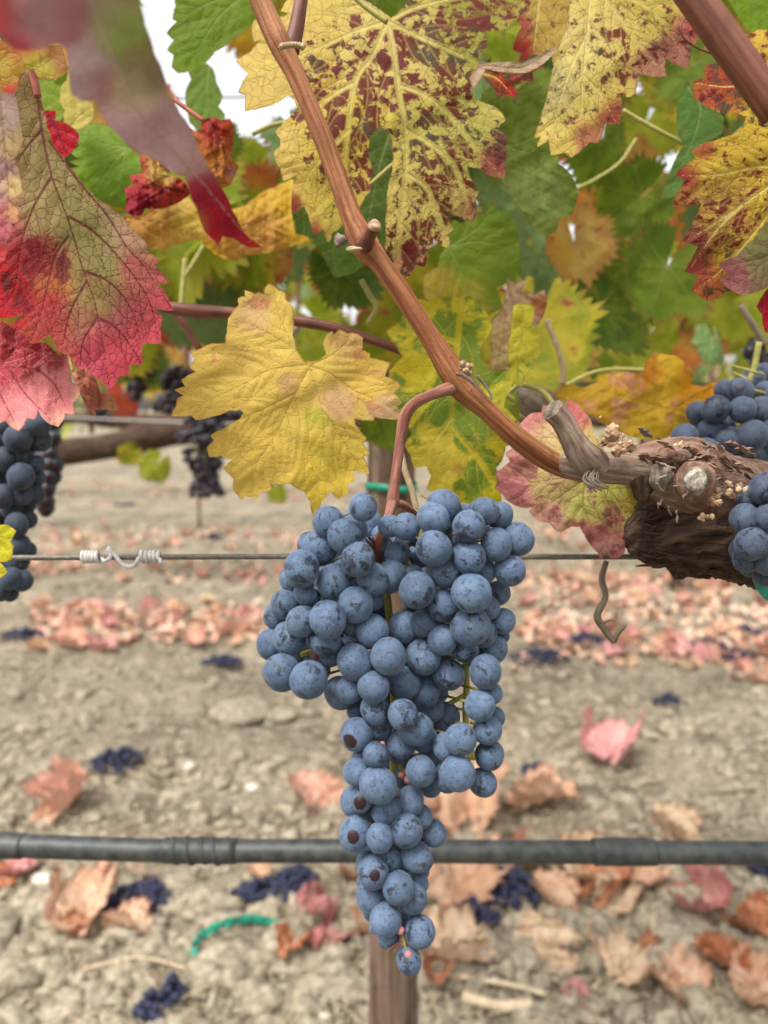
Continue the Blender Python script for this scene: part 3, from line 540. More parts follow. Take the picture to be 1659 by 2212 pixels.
# far left slivers
hero(cv('A', [(-110,400),(0,560),(90,558),(112,700),(135,860),(92,950),(132,1150),(98,1180),(112,1332),(68,1340),(74,1400),(42,1440),(30,1560),(-10,1575),(-110,1600)]), 0.215, [cv('A', [(0,600),(30,900),(50,1200),(20,1500)])], base=(0.44,0.26,0.24),
     pig=[(q[0]*.36,q[1]*.36,q[2]*.36,q[3]) for q in [(40,700,80,(0.33,0.25,0.20)),(110,850,60,(0.42,0.32,0.14)),(90,1100,50,(0.56,0.44,0.16)),(30,1050,60,(0.46,0.28,0.28)),(20,1350,80,(0.45,0.12,0.15)),(0,1530,50,(0.5,0.05,0.07)),(80,1280,40,(0.6,0.36,0.14))]], mat=M['l_mauve'], sp=6, label='blurred pinkish leaf hanging at the left edge')
hero(cv('A', [(-110,220),(60,260),(200,280),(370,275),(405,430),(330,482),(235,468),(200,420),(112,440),(100,540),(50,582),(0,500),(-110,480)]), 0.235, [], base=(0.42,0.12,0.04), pig=[(250*.36,420*.36,25,(0.38,0.33,0.05)),(50*.36,560*.36,22,(0.5,0.06,0.04)),(0,420*.36,25,(0.42,0.30,0.05)),(350*.36,350*.36,25,(0.30,0.14,0.05))], mat=M['l_mauve'], sp=6, label='orange red leaf behind the near blurred leaf')
# red lobes, small green and yellow ones on the left
hero(cv('A', [(230,470),(300,458),(332,500),(367,520),(382,680),(362,742),(300,720),(250,640)]), 0.36, [cv('A', [(240,480),(340,700)])], base=LGR, mat=M['l_green'])
hero(cv('A', [(365,520),(402,480),(410,415),(440,560),(560,620),(568,700),(500,772),(440,782),(380,742),(387,660),(360,600)]), 0.35, [cv('A', [(420,770),(470,700),(560,640)])], base=(0.50,0.42,0.12), mat=M['l_yellow'])
hero(cv('A', [(262,662),(337,664),(330,722),(400,740),(472,800),(478,830),(440,902),(380,952),(330,890),(300,820)]), 0.33, [cv('A', [(290,700),(350,800),(400,930)])], base=(0.44,0.025,0.03), mat=M['l_red'], label='bright red leaf lobe behind the large left leaf')
hero(cv('A', [(436,780),(500,772),(498,738),(600,742),(690,770),(780,880),(860,950),(870,1010),(810,1060),(770,1130),(800,1260),(700,1240),(640,1222),(560,1180),(500,1100),(470,1100),(412,1012),(480,1000),(412,970),(472,958),(428,920),(475,875)]), 0.36,
     [cv('A', v) for v in [[(755,885),(650,1020),(570,1150)], [(755,885),(620,860),(490,800)], [(755,885),(600,930),(440,980)], [(755,885),(720,1050),(720,1230)]]], (0,0), (0,0.006,0), 1.5, base=(0.19,0.30,0.035), pig=[(700*.36,1150*.36,40,(0.13,0.23,0.03))], mat=M['l_green'], wmain=2.5, label='fresh green leaf between the large left leaf and the red curled leaf')
hero(cv('A', [(775,1052),(862,1040),(838,950),(880,862),(932,870),(950,960),(1000,1050),(1100,1080),(1150,1160),(1040,1230),(960,1252),(872,1250),(852,1292),(800,1302),(753,1262),(762,1180),(743,1130),(802,1110)]), 0.33, [cv('A', v) for v in [[(1100,1150),(950,1120),(860,1060)], [(1000,1130),(900,1200),(820,1280)]]],
     (0,0), (0,0,0.012), 3, base=(0.36,0.055,0.045), pig=[(830*.36,1230*.36,20,(0.24,0.015,0.035)),(930*.36,900*.36,14,(0.55,0.30,0.08)),(960*.36,1010*.36,18,(0.50,0.34,0.10))], mat=M['l_red'], cup=0.004, crumple=0.002, label='crinkled dark red leaf curling behind the near leaf')
hero(cv('A', [(1125,768),(1200,802),(1208,730),(1282,698),(1330,722),(1382,712),(1402,760),(1390,950),(1432,1000),(1380,1110),(1320,1132),(1250,1000),(1190,900)]), 0.325, [cv('A', [(1250,720),(1330,860),(1370,1050)])], (0,0), (0.015,0,0), 3, base=(0.40,0.12,0.045), pig=[(1290*.36,760*.36,18,(0.28,0.02,0.02)),(1300*.36,1050*.36,30,(0.50,0.22,0.06)),(1400*.36,1050*.36,12,(0.40,0.18,0.20))],
     mat=M['l_red'], cup=0.004, crumple=0.0015, label='rust orange leaf standing up beside the near leaf')
hero(cv('A', [(740,1290),(850,1280),(1000,1240),(1130,1180),(1250,1340),(1320,1440),(1150,1440),(1050,1472),(950,1502),(888,1490),(850,1420),(780,1370)]), 0.345, [cv('A', [(760,1310),(950,1340),(1200,1420)])], (0,0), (0,0.008,0), 2, base=(0.50,0.30,0.08), pig=[(860*.36,1330*.36,30,(0.42,0.22,0.06)),(1150*.36,1300*.36,30,(0.56,0.40,0.10))], mat=M['l_yellow'], crumple=0.001, label='golden brown leaf under the dark red curled leaf')
hero(cv('B', [(-230,1380),(-170,1290),(0,1230),(100,1150),(160,1128),(240,1090),(285,1075),(282,1150),(275,1280),(300,1400),(410,1440),(300,1470),(200,1502),(100,1520),(0,1532),(-60,1562),(-180,1540),(-262,1450)]), 0.37, [cv('B', [(-200,1400),(0,1350),(250,1300)])], (0,0), (0,0.01,0), 2, base=(0.58,0.38,0.06), pig=[(*cv('B',[(50,1450)])[0],40,(0.52,0.28,0.09))], mat=M['l_yellow'], crumple=0.0015, label='yellow leaf left of the cane node')
# green leaves
hero(cv('A', [(1050,-80),(1052,40),(1035,112),(1060,130),(1000,200),(1042,240),(1002,300),(1042,330),(1030,402),(1070,440),(1130,430),(1152,482),(1200,430),(1240,370),(1290,310),(1400,240),(1545,115),(1650,40),(1650,-80)]), 0.36, [cv('A', v) for v in [[(1500,-60),(1300,120),(1130,400)], [(1500,-60),(1250,20),(1060,130)]]], base=(0.15,0.23,0.02), mat=M['l_green'], label='green leaf at the top, against the white sky')
hero(cv('A', [(1110,560),(1150,470),(1240,380),(1282,420),(1300,500),(1337,580),(1310,640),(1352,690),(1330,745),(1230,735),(1200,780),(1140,740)]), 0.42, [cv('A', [(1250,400),(1240,560),(1280,700)])], base=(0.17,0.26,0.05), mat=M['l_green'])
L11 = cv('C', [(-20,480),(-80,640),(-80,860),(-20,1060),(80,1112),(122,1200),(200,1290),(280,1400),(330,1412),(390,1382),(402,1310),(480,1292),(522,1160),(480,1050),(400,980),(400,800),(380,600),(250,470),(150,540)])
hero(L11, 0.335, [cv('C', v) for v in [[(90,880),(200,1050),(280,1200),(320,1400)], [(90,880),(60,700),(0,560)], [(90,880),(250,820),(380,640)], [(90,880),(0,950),(-40,1000)], [(90,880),(300,960),(450,1180)]]], (0,0), (0.01,0,0.01), 2.4, base=(0.19,0.26,0.055), pig=[(*cv('C',[(250,1150)])[0],40,(0.26,0.33,0.11)),(*cv('C',[(50,700)])[0],40,(0.16,0.22,0.035))], mat=M['l_green'], wmain=2.3, crumple=0.0016, label='drooping green leaf between the two spotted leaves')
hero(cv('B', [(1180,1500),(1240,1320),(1300,1340),(1380,1268),(1430,1280),(1472,1188),(1510,1260),(1562,1272),(1622,1350),(1652,1560),(1642,1650),(1560,1700),(1500,1722),(1540,1850),(1400,1900),(1200,1880),(1070,1790),(1060,1650),(1150,1602)]), 0.375, [cv('B', v) for v in [[(1215,1480),(1300,1650),(1380,1850)], [(1215,1480),(1400,1450),(1600,1500)], [(1215,1480),(1400,1360),(1470,1230)], [(1215,1480),(1150,1560),(1090,1680)]]],
     base=(0.14,0.22,0.03), pig=[(*cv('B',[(1120,1680)])[0],26,(0.55,0.42,0.10)),(*cv('B',[(1300,1800)])[0],40,(0.42,0.38,0.07)),(*cv('B',[(1350,1500)])[0],50,(0.20,0.29,0.045))], mat=M['l_green'], wmain=3, label='green leaf below the big spotted leaf with pale veins')
hero(cv('B', [(690,690),(900,690),(905,1000),(890,1300),(850,1580),(740,1560),(640,1640),(530,1660),(440,1480),(300,1400),(270,1280),(500,1150)]), 0.40, [cv('B', [(880,760),(800,1000),(700,1500)])], base=(0.065,0.115,0.02), mat=M['l_green'], label='dark green leaf showing through the notch of the spotted leaf')
# mottled leaf behind the cane
hero(cv('E', [(838,330),(930,270),(960,180),(1040,130),(1120,150),(1200,95),(1280,130),(1350,120),(1430,180),(1480,300),(1440,380),(1400,440),(1410,500),(1480,570),(1600,640),(1640,760),(1640,870),(1600,1000),(1560,1020),(1540,1100),(1502,1150),(1532,1300),(1530,1400),(1400,1440),(1300,1400),(1200,1292),(1085,1280),(1112,1200),(1085,1138),(1010,1147),
 (988,1075),(955,1012),(995,945),(970,892),(930,850),(860,700),(862,560),(940,480),(900,412)]), 0.325, [cv('E', v) for v in [[(1300,40),(1280,300),(1250,600),(1230,900),(1220,1270)], [(1270,400),(1100,350),(870,330)], [(1250,650),(1100,750),(980,890)], [(1250,640),(1400,800),(1560,1000)], [(1240,850),(1120,1000),(1020,1130)], [(1235,900),(1400,1100),(1520,1300)]]],
     (0,0.002), (0.008,0.004,0), 1.6, base=(0.50,0.42,0.05), spots=[(*cv('E',[q[:2]])[0], q[2]*.36, q[3]) for q in [(1300,820,170,1.1),(1250,300,120,0.9),(1400,1080,120,1.0),(950,560,120,0.8),(1000,850,100,1.0),(1150,1050,110,0.3)]], sbase=0.75,
     pig=[(*cv('E',[q[:2]])[0], q[2]*.36, q[3]) for q in [(1180,1080,120,(0.56,0.44,0.08)),(1150,250,120,(0.50,0.43,0.05)),(1270,1150,30,(0.3,0.12,0.05)),(1300,800,120,(0.26,0.28,0.04)),(1480,1350,80,(0.46,0.40,0.04))]], mat=M['l_mottle'], wmain=2.4, label='yellow green mottled leaf behind the cane and above the bunch')
hero(cv('F', [(0,560),(0,260),(62,200),(100,60),(88,15),(150,42),(212,18),(180,90),(250,110),(322,78),(332,160),(310,240),(270,300),(220,520),(120,640),(40,562)]), 0.345, [cv('F', [(90,40),(150,250),(120,500)])], (0,0), (0.015,0,0), 3, base=(0.52,0.37,0.24), pig=[(*cv('F',[(310,180)])[0],16,(0.35,0.12,0.05)),(*cv('F',[(60,420)])[0],36,(0.56,0.43,0.22))], mat=M['l_dry'], crumple=0.002, label='papery tan dead leaf behind the mottled leaf')
hero(cv('F', [(100,560),(112,300),(130,170),(200,160),(263,178),(240,285),(304,345),(260,375),(302,435),(283,482),(238,497),(247,570),(200,600),(186,652),(130,642),(90,700),(78,780),(152,862),(60,882),(0,780),(-80,660),(20,560)]), 0.318, [cv('F', v) for v in [[(200,170),(180,400),(60,760)], [(185,380),(280,440)], [(150,500),(220,590)]]], (0,0), (0.012,0,0), 1.5,
     base=(0.46,0.42,0.06), spots=[(*cv('F',[(130,500)])[0],40,0.9)], sbase=0.45, mat=M['l_mottle'], wmain=2.2, label='yellow green leaf folded beside the tan dead leaf')
# mauve edged leaf under the arm
L9 = cv('F', [(20,1180),(60,1155),(112,1110),(83,1062),(130,1030),(200,1060),(230,1000),(173,882),(240,820),(303,817),(308,773),(400,792),(440,802),(460,738),(522,775),(592,855),(612,950),(700,1080),(800,1190),(900,1230),(947,1292),(925,1380),(890,1480),(862,1540),(890,1600),(962,1667),(920,1672),(938,1720),(880,1640),(830,1590),(798,1590),
 (802,1650),(760,1692),(715,1697),(690,1662),(656,1702),(640,1660),(600,1620),(560,1560),(530,1500),(480,1500),(420,1532),(380,1520),(350,1480),(270,1462),(223,1410),(243,1390),(160,1382),(100,1350),(60,1300),(18,1270),(42,1222)])
hero(L9, 0.300, [cv('F', v) for v in [[(575,1205),(400,1215),(230,1235),(50,1190)], [(575,1205),(400,1330),(250,1440)], [(570,1210),(550,1350),(600,1500),(700,1680)], [(580,1210),(720,1300),(840,1480),(930,1670)], [(580,1205),(750,1220),(935,1300)], [(570,1200),(420,1000),(260,860)], [(560,1180),(520,980),(480,780)]]],
     (-0.006, -0.004), (0.01, 0.012, -0.006), 1.6, base=(0.48,0.38,0.14), pig=[(*cv('F',[q[:2]])[0], q[2]*.36, q[3]) for q in [(560,1320,120,(0.36,0.36,0.10)),(750,1230,90,(0.34,0.32,0.07)),(900,1330,90,(0.36,0.26,0.04)),(90,1240,60,(0.46,0.16,0.19)),(160,1330,60,(0.46,0.19,0.20)),(330,1440,75,(0.52,0.26,0.24)),(620,1540,60,(0.36,0.12,0.14)),(760,1640,50,(0.48,0.22,0.22)),(660,1650,50,(0.48,0.24,0.24)),(690,1440,70,(0.50,0.42,0.16)),(650,1350,60,(0.38,0.38,0.10)),(740,1540,36,(0.34,0.12,0.14)),
     (250,860,80,(0.52,0.18,0.20)),(480,800,80,(0.46,0.12,0.14)),(300,920,60,(0.56,0.46,0.22)),(400,1250,80,(0.44,0.30,0.16)),(330,1300,60,(0.48,0.38,0.16)),(930,1680,40,(0.32,0.06,0.04)),(140,1060,50,(0.52,0.24,0.24))]],
     spots=[(*cv('F',[q[:2]])[0], q[2]*.36, q[3]) for q in [(150,1240,120,0.85),(380,1280,70,0.7),(650,1500,130,0.85),(450,800,100,0.6),(800,1300,90,0.4)]], sbase=0.3, mat=M['l_mauve'], wmain=2.6, cup=-0.002, label='yellow green leaf with mauve margin hanging under the old arm')
hero(cv('F', [(370,720),(440,655),(560,662),(630,640),(640,590),(720,580),(800,568),(910,592),(932,500),(980,448),(1040,470),(1112,478),(1162,512),(1160,560),(1212,600),(1200,642),(1262,660),(1360,628),(1450,625),(1430,700),(1330,770),(1200,880),(1100,950),(1000,985),(860,965),(700,900),(600,835),(500,770),(440,742)]),
     0.375, [cv('F', v) for v in [[(1300,850),(1000,780),(700,700),(440,690)], [(1000,780),(980,600),(1000,480)], [(1100,800),(1250,700),(1400,650)]]], (0,0), (0.012,0.01,0), 2.6, base=(0.60,0.40,0.06), pig=[(*cv('F',[(1330,660)])[0],40,(0.52,0.22,0.03)),(*cv('F',[(900,560)])[0],22,(0.52,0.22,0.04)),(*cv('F',[(640,740)])[0],30,(0.50,0.30,0.05)),(*cv('F',[(760,870)])[0],14,(0.38,0.22,0.05))],
     spots=[(*cv('F',[(700,700)])[0],40,0.7),(*cv('F',[(1000,760)])[0],30,0.7)], sbase=0.5, mat=M['l_yellow'], crumple=0.0016, label='golden leaf behind the old arm, left of the far bunch')
hero(cv('D', [(-90,1360),(-60,1490),(0,1487),(50,1492),(98,1526),(62,1590),(82,1612),(66,1700),(0,1716),(46,1772),(0,1812),(-90,1820)]), 0.25, [cv('D', [(-60,1560),(60,1570)])], base=(0.56,0.52,0.06), sbase=0.3, mat=M['l_yellow'], label='lemon yellow leaf tip at the left edge in front of the left bunch')
hero(cv('C', [(1380,-90),(1450,50),(1500,130),(1560,200),(1640,185),(1760,180),(1760,-90)]), 0.34, [cv('C', [(1500,-60),(1650,120)])], base=(0.17,0.27,0.03), mat=M['l_green'], label='green leaf in the top right corner behind the cane')
hero(cv('C', [(1180,470),(1210,600),(1330,660),(1395,700),(1382,800),(1250,870),(1200,1000),(1100,1182),(1020,1190),(1090,980),(1150,880),(1110,760),(1120,600)]), 0.37, [cv('C', [(1180,520),(1250,700),(1080,1150)])], base=(0.10,0.19,0.05), mat=M['l_green'], label='bluish green leaf behind the right edge leaf')

# ---- generic leaf shapes (object space, petiole joint at the origin, tip towards -Y, about one unit long)
def vine_outline(seed, deep=0.3):
    r = random.Random(seed); lobes = [(0, 1.0, 30), (52, 0.86, 26), (-52, 0.86, 26), (108, 0.66, 28), (-108, 0.66, 28), (150, 0.50, 18), (-150, 0.50, 18)]
    lobes = [(a + r.uniform(-5, 5), l * r.uniform(0.92, 1.06), w) for a, l, w in lobes]; pts = []
    N = 66
    for i in range(N + 1):
        a = -168 + 336 * i / N; rr = 0
        for la, ll, w in lobes:
            d = abs(a - la); rr = max(rr, ll * (1 - deep * (1 - math.exp(-(d / w) ** 2)) - 0.12 * (d / w > 2)))
        tooth = (0.055 if i % 2 else -0.045) * r.uniform(0.6, 1.4) * (0.5 + rr)
        if abs(a) > 160: tooth *= 0.3
        rr = rr + tooth; t = math.radians(a); pts.append((100 * rr * math.sin(t), 100 * rr * math.cos(t)))
    pts.append((0, 8)); return pts
def generic_leaf(seed, curl, fold, crump, sp=6.5, deep=0.3, hang=0.0):
    o = vine_outline(seed, deep); r = random.Random(seed + 50)
    veins = [[(0, 0), (100*l*0.5*math.sin(math.radians(a+3)), 100*l*0.5*math.cos(math.radians(a+3))), (100*l*math.sin(math.radians(a)), 100*l*math.cos(math.radians(a)))] for a, l in ((0, 0.97), (52, 0.82), (-52, 0.82), (108, 0.6), (-108, 0.6))]
    o = [(x, -y) for x, y in o]; veins = [[(x, -y) for x, y in v] for v in veins]
    co, fa, edge, vein, vabs, vein2, vabs2 = leaf_geo(o, veins, sp, 0.03, 1.8)
    x, y = co[:, 0] / 100, co[:, 1] / 100; p3 = np.stack([x * 2, y * 2, x * 0 + seed], 1)
    z = curl * (x * x + 0.6 * (y + .2) ** 2) + fold * np.abs(x) + 0.05 * fbm(p3, 1.4, 2) + crump * fbm(p3 * 2.2, 1.5, 3) - 0.02 * np.minimum(vabs / 12, 1)
    z += hang * np.maximum(0, -y) ** 2
    V = np.stack([x, y, z], 1)
    if crump > 0.08:
        k = 1.6; V = np.stack([np.sin(x * k) / k, y, z + (1 - np.cos(x * k)) / k], 1); V += 0.13 * np.stack([fbm(p3 * 3 + 3, 1.3, 3), fbm(p3 * 3 + 9, 1.3, 3), 0.6 * fbm(p3 * 5 + 4, 1.3, 3)], 1)
    me = mesh_from('leaf_mesh', V, fa)
    for k, a in {'edge': edge / 100, 'vein': vein, 'vabs': vabs / 100, 'vein2': vein2, 'vabs2': vabs2 / 100}.items():
        me.attributes.new(k, 'FLOAT', 'POINT').data.foreach_set('value', a.astype(np.float32))
    me.attributes.new('lc', 'FLOAT_VECTOR', 'POINT').data.foreach_set('vector', np.stack([x * 2.2, y * 2.2, x * 0], 1).astype(np.float32).ravel())
    me.materials.append(None); return me
GL = [generic_leaf(3, 0.25, 0.15, 0.03), generic_leaf(11, -0.2, 0.25, 0.04, deep=0.4), generic_leaf(23, 0.1, -0.2, 0.05, hang=0.3), generic_leaf(31, -0.3, 0.0, 0.05, deep=0.22), generic_leaf(47, 0.35, 0.2, 0.06, hang=-0.3)]
DL = [generic_leaf(5, 0.5, 0.1, 0.20, 6.5, .4), generic_leaf(17, -0.6, 0.2, 0.24, 6.5, .36), generic_leaf(29, 0.9, 0.0, 0.26, 6.5, .42), generic_leaf(37, -0.3, 0.5, 0.28, 6.5, .35), generic_leaf(41, 0.2, 0.2, 0.24, 6.5, .45)]
def gm(name, a, b_, edge=None, ea=0.0, sa=0.3, spot=(0.3, 0.05, 0.03), trans=0.6, vein=(0.3, 0.33, 0.10), va=0.4, **k):
    return leaf_mat(name, spot, spot, vein, vein, 0.1, va, pig=a, pig2=b_, edgec=edge or a, edge_amt=ea, spot_amt=sa, trans=trans, cell=4, vein2_amt=0.25, **k)
GM = {'green': gm('foliage_green', (0.105, 0.17, 0.02), (0.17, 0.24, 0.03)), 'dark': gm('foliage_dark_green', (0.05, 0.095, 0.016), (0.095, 0.15, 0.02)),
      'teal': gm('foliage_bluish_green', (0.12, 0.205, 0.075), (0.19, 0.28, 0.11), trans=0.3), 'lime': gm('foliage_lime', (0.27, 0.34, 0.035), (0.40, 0.42, 0.07)),
      'yg': gm('foliage_yellow_green', (0.20, 0.25, 0.025), (0.46, 0.39, 0.055), sa=0.5), 'yellow': gm('foliage_yellow', (0.54, 0.37, 0.045), (0.44, 0.32, 0.04), (0.42, 0.16, 0.04), 0.5, 0.4),
      'gold': gm('foliage_tan', (0.56, 0.34, 0.08), (0.58, 0.40, 0.14), (0.4, 0.16, 0.06), 0.5, 0.5), 'orange': gm('foliage_orange', (0.50, 0.20, 0.05), (0.56, 0.34, 0.10), (0.4, 0.05, 0.03), 0.5, 0.5),
      'red': gm('foliage_red', (0.42, 0.04, 0.04), (0.50, 0.12, 0.08), (0.3, 0.02, 0.03), 0.4, 0.4)}
FM = {'peach': gm('fallen_peach', (0.66, 0.42, 0.28), (0.72, 0.52, 0.38), (0.5, 0.26, 0.17), 0.4, 0.35, trans=0.2, vein=(0.45, 0.22, 0.14), va=0.5),
      'tan': gm('fallen_tan', (0.64, 0.48, 0.33), (0.74, 0.58, 0.42), (0.45, 0.25, 0.15), 0.3, 0.3, trans=0.2, vein=(0.45, 0.28, 0.16), va=0.5),
      'salmon': gm('fallen_salmon', (0.66, 0.37, 0.28), (0.72, 0.48, 0.37), (0.52, 0.22, 0.16), 0.4, 0.3, trans=0.2, vein=(0.4, 0.15, 0.1), va=0.5),
      'pink': gm('fallen_pink', (0.66, 0.31, 0.30), (0.72, 0.45, 0.42), (0.48, 0.15, 0.16), 0.25, 0.3, trans=0.2, vein=(0.4, 0.15, 0.15), va=0.5),
      'mauve': gm('fallen_mauve', (0.56, 0.28, 0.26), (0.64, 0.38, 0.34), (0.3, 0.06, 0.06), 0.5, 0.5, trans=0.15, vein=(0.3, 0.1, 0.1), va=0.5),
      'rust': gm('fallen_rust', (0.42, 0.17, 0.09), (0.54, 0.30, 0.18), (0.3, 0.08, 0.04), 0.4, 0.5, trans=0.15, vein=(0.3, 0.12, 0.08), va=0.5)}
def put_leaf(mesh, mat, loc, rot, size, parent=None, name='leaf', sc=None):
    o = bpy.data.objects.new(name, mesh); place(o, loc, parent); o.rotation_euler = rot
    o.scale = sc or (size, size, size); o.material_slots[0].link = 'OBJECT'; o.material_slots[0].material = mat; return o

GAPS = [(385, 60, 48), (405, 170, 42), (475, 140, 30), (520, 200, 60), (560, 235, 40), (615, 225, 34), (1433, 335, 14), (1418, 318, 12), (1265, 450, 10), (730, 662, 8), (1363, 290, 8), (1415, 198, 9)]
def gap_ok(u, v, rpx): return all((u - a) ** 2 + (v - b_) ** 2 > (r + rpx * 0.8) ** 2 for a, b_, r in GAPS)
def face_rot(r, spread=0.6, roll=math.pi):
    return Euler((math.pi / 2 + r.gauss(0, spread), r.uniform(-roll, roll) * 0.35, r.gauss(0, spread)), 'XYZ')
r = random.Random(21)
# hand placed ones behind (u, v, width px, depth, colour)
for u, v, w, z, c in [(640,330,190,0.62,'teal'),(560,400,150,0.75,'lime'),(700,520,170,0.6,'green'),(730,620,170,0.55,'dark'),(610,560,150,0.8,'teal'),(1120,170,190,0.55,'dark'),(1170,240,150,0.5,'green'),(1330,160,180,0.55,'green'),(1440,230,190,0.7,'yg'),
    (1300,340,190,0.6,'green'),(1400,300,170,0.9,'lime'),(1350,380,150,0.8,'gold'),(1390,470,200,0.62,'green'),(1240,560,190,0.62,'gold'),(1160,590,170,0.75,'teal'),(1290,470,120,0.9,'orange'),(1440,640,260,0.58,'green'),(1540,560,150,0.75,'yellow'),(1590,690,160,0.7,'lime'),
    (1300,710,200,0.62,'dark'),(1190,750,130,0.7,'yg'),(1540,760,110,0.5,'teal'),(1240,660,120,0.85,'yg'),(1360,610,150,0.8,'yellow'),(1530,450,150,0.85,'yellow'),(420,600,120,0.7,'orange'),(380,560,120,0.8,'red'),(500,600,140,0.9,'lime'),(550,560,110,0.7,'orange'),(590,590,110,0.65,'orange'),
    (360,720,110,0.9,'red'),(440,740,100,1.0,'yellow'),(300,820,110,1.1,'green'),(680,720,130,0.9,'lime'),(810,700,90,0.8,'red'),(860,640,130,0.75,'yg'),(780,800,110,0.9,'green'),(660,780,110,1.1,'lime'),(870,930,100,0.5,'dark'),(820,930,120,0.48,'green'),
    (60,300,160,0.4,'dark'),(100,200,140,0.42,'green'),(200,380,150,0.5,'dark'),(330,230,100,0.6,'orange'),(350,310,90,0.6,'yg'),(470,330,120,0.55,'green'),(620,420,170,0.7,'green'),(880,560,110,0.5,'lime'),(900,20,160,0.5,'green'),(820,20,120,0.45,'green'),(1010,60,100,0.5,'green'),
    (1090,100,120,0.45,'lime'),(1500,180,170,0.5,'green'),(1560,110,140,0.45,'green'),(1620,560,160,0.6,'yg'),(1640,800,120,0.9,'lime'),(770,380,160,0.48,'dark'),(840,330,120,0.5,'dark'),(700,40,100,0.5,'green'),(470,30,100,0.6,'green'),(440,230,60,0.8,'green'),(600,1070,60,1.2,'lime'),(340,1020,80,1.4,'lime'),(285,990,60,1.5,'yg')]:
    s = w / F * z * 0.62
    put_leaf(r.choice(GL), GM[c], P(u, v - w * 0.25, z), face_rot(r, 0.35), s, vine)
pool = ['green'] * 4 + ['dark'] * 2 + ['teal'] * 3 + ['lime'] * 4 + ['yg'] * 5 + ['yellow'] * 3 + ['gold'] * 2 + ['orange']
n = 0
while n < 150:
    u = r.uniform(-80, 1740); v = r.uniform(-120, 800); z = r.uniform(0.5, 1.05); s = r.uniform(0.05, 0.075)
    if v > 560 and r.random() < (v - 560) / 260: continue
    if not gap_ok(u, v, s / z * F): continue
    if u < 520: c = r.choice(pool + ['red', 'orange', 'orange', 'yellow'])
    else: c = r.choice(pool)
    put_leaf(r.choice(GL), GM[c], P(u, v, z), face_rot(r, 0.5), s, vine); n += 1

# ------------------------------------------------------------------ canes and arm of the vine
Z0 = 0.262
def path(pts, z): return [P(a, b_, z if np.isscalar(z) else z[i]) for i, (a, b_) in enumerate(pts)]
def px(r_, z): return r_ * z / F
cane = tube('cane', path([(545,-40),(562,0),(602,90),(640,165),(692,285),(730,385),(760,470),(788,528),(820,568),(872,640),(930,730),(975,800),(1000,838),(1050,885),(1110,940),(1165,982),(1215,1008),(1260,1022)],
             [.262,.262,.26,.26,.26,.26,.26,.26,.26,.26,.26,.26,.262,.264,.267,.272,.276,.28]),
     [px(q, .262) for q in (23,23,24,20,20.5,21,23,30,22,21.5,22,27,29,22,23,24,24,22)], M['cane'], vine, ns=36, n=18, rough=0.05, rs=330, ridges=13)
cane['label'] = 'reddish brown cane crossing from the top down to the old arm'
j = Join(); j.tube(path([(628,108),(640,60),(650,0),(655,-40)], .275), [px(q, .27) for q in (20,17,15,15)], ns=14, rough=0.03)
j.build('side_shoot', M['cane_dark'], cane)
j = Join()
for k in range(7):
    a0 = k / 7; j.tube([P(606 + 52 * a0, 104 - 10 * math.sin(a0 * 3.1) + 6 * a0, .243), P(612 + 52 * a0, 98, .2435)], [px(6, .25)] * 2, ns=8, rough=0.3, rs=900)
j.build('node_ring', M['pale_stem'], cane)
# pruned stub, bud and callus on the nodes
j = Join(); j.tube(path([(788,528),(800,505),(808,490)], [.256,.250,.245]), [px(q, .25) for q in (20,14,15)], ns=16, rough=0.05); j.build('pruning_stub', M['cane_dark'], cane)
def disc(center, nrm, rad, mat, name, parent, flat=1.0, h=0.0006, ns=20, rg=0.05):
    nrm = Vector(nrm).normalized(); a = nrm.orthogonal().normalized(); b_ = nrm.cross(a); vs = [list(Vector(center) + nrm * h)]
    for ring, hh in ((0.55, h * 1.3), (0.85, h), (1.0, -h)):
        for k in range(ns):
            t = 2 * math.pi * k / ns; q = rad * ring * (1 + rg * math.sin(3 * t + rad * 999) + rg * random.uniform(-.6, .6)); vs.append(list(Vector(center) + a * math.cos(t) * q + b_ * math.sin(t) * q * flat + nrm * hh))
    fs = [(0, 1 + k, 1 + (k + 1) % ns) for k in range(ns)]
    for g_ in range(2):
        for k in range(ns): fs.append((1 + g_*ns + k, 1 + (g_+1)*ns + k, 1 + (g_+1)*ns + (k+1) % ns, 1 + g_*ns + (k+1) % ns))
    return obj(name, vs, fs, mat, parent, attrs={'tc': np.array(vs)})
disc(P(810,486,.244), (0.4,-1,0.5), px(14,.25), M['callus'], 'cut_face', cane)
def lump(center, rad, mat, name, parent, rough=0.35, sub=3, sc=(1,1,1), fr=2.0, seed=0):
    v, f = ICO[sub]; d = v * (1 + rough * fbm(v + seed, fr, 4))[:, None] * np.array(sc) * rad + np.array(list(center))
    return obj(name, d, f, mat, parent, attrs={'tc': v * rad})
lump(P(735,520,.252), px(14,.25), M['bark_grey'], 'bud', cane, 0.4, seed=4); lump(P(765,538,.244), px(11,.25), M['pale_stem'], 'bud_scale', cane, 0.3, sc=(1.6,.6,.5), seed=9)
v_ = Join()
for k in range(14):
    a, b_, c = random.uniform(-12, 12), random.uniform(-14, 14), random.uniform(-.0015, .0015)
    vv, ff = ICO[2]; v_.add(vv * (1 + .3 * fbm(vv + k, 3, 3))[:, None] * px(random.uniform(4, 8), .25) + np.array(list(P(1008 + a, 796 + b_, .246 + c))), ff.tolist())
v_.build('callus', M['callus'], cane)
j = Join(); j.tube(path([(985,808),(1000,812),(1016,822),(1042,850)], .243), [px(q, .25) for q in (3,4,4,1)], ns=8); j.tube(path([(1030,812),(1050,835),(1062,858),(1058,868)], .246), [px(q, .25) for q in (4,3,2,1)], ns=8)
j.build('bark_shred', M['bark_grey'], cane)
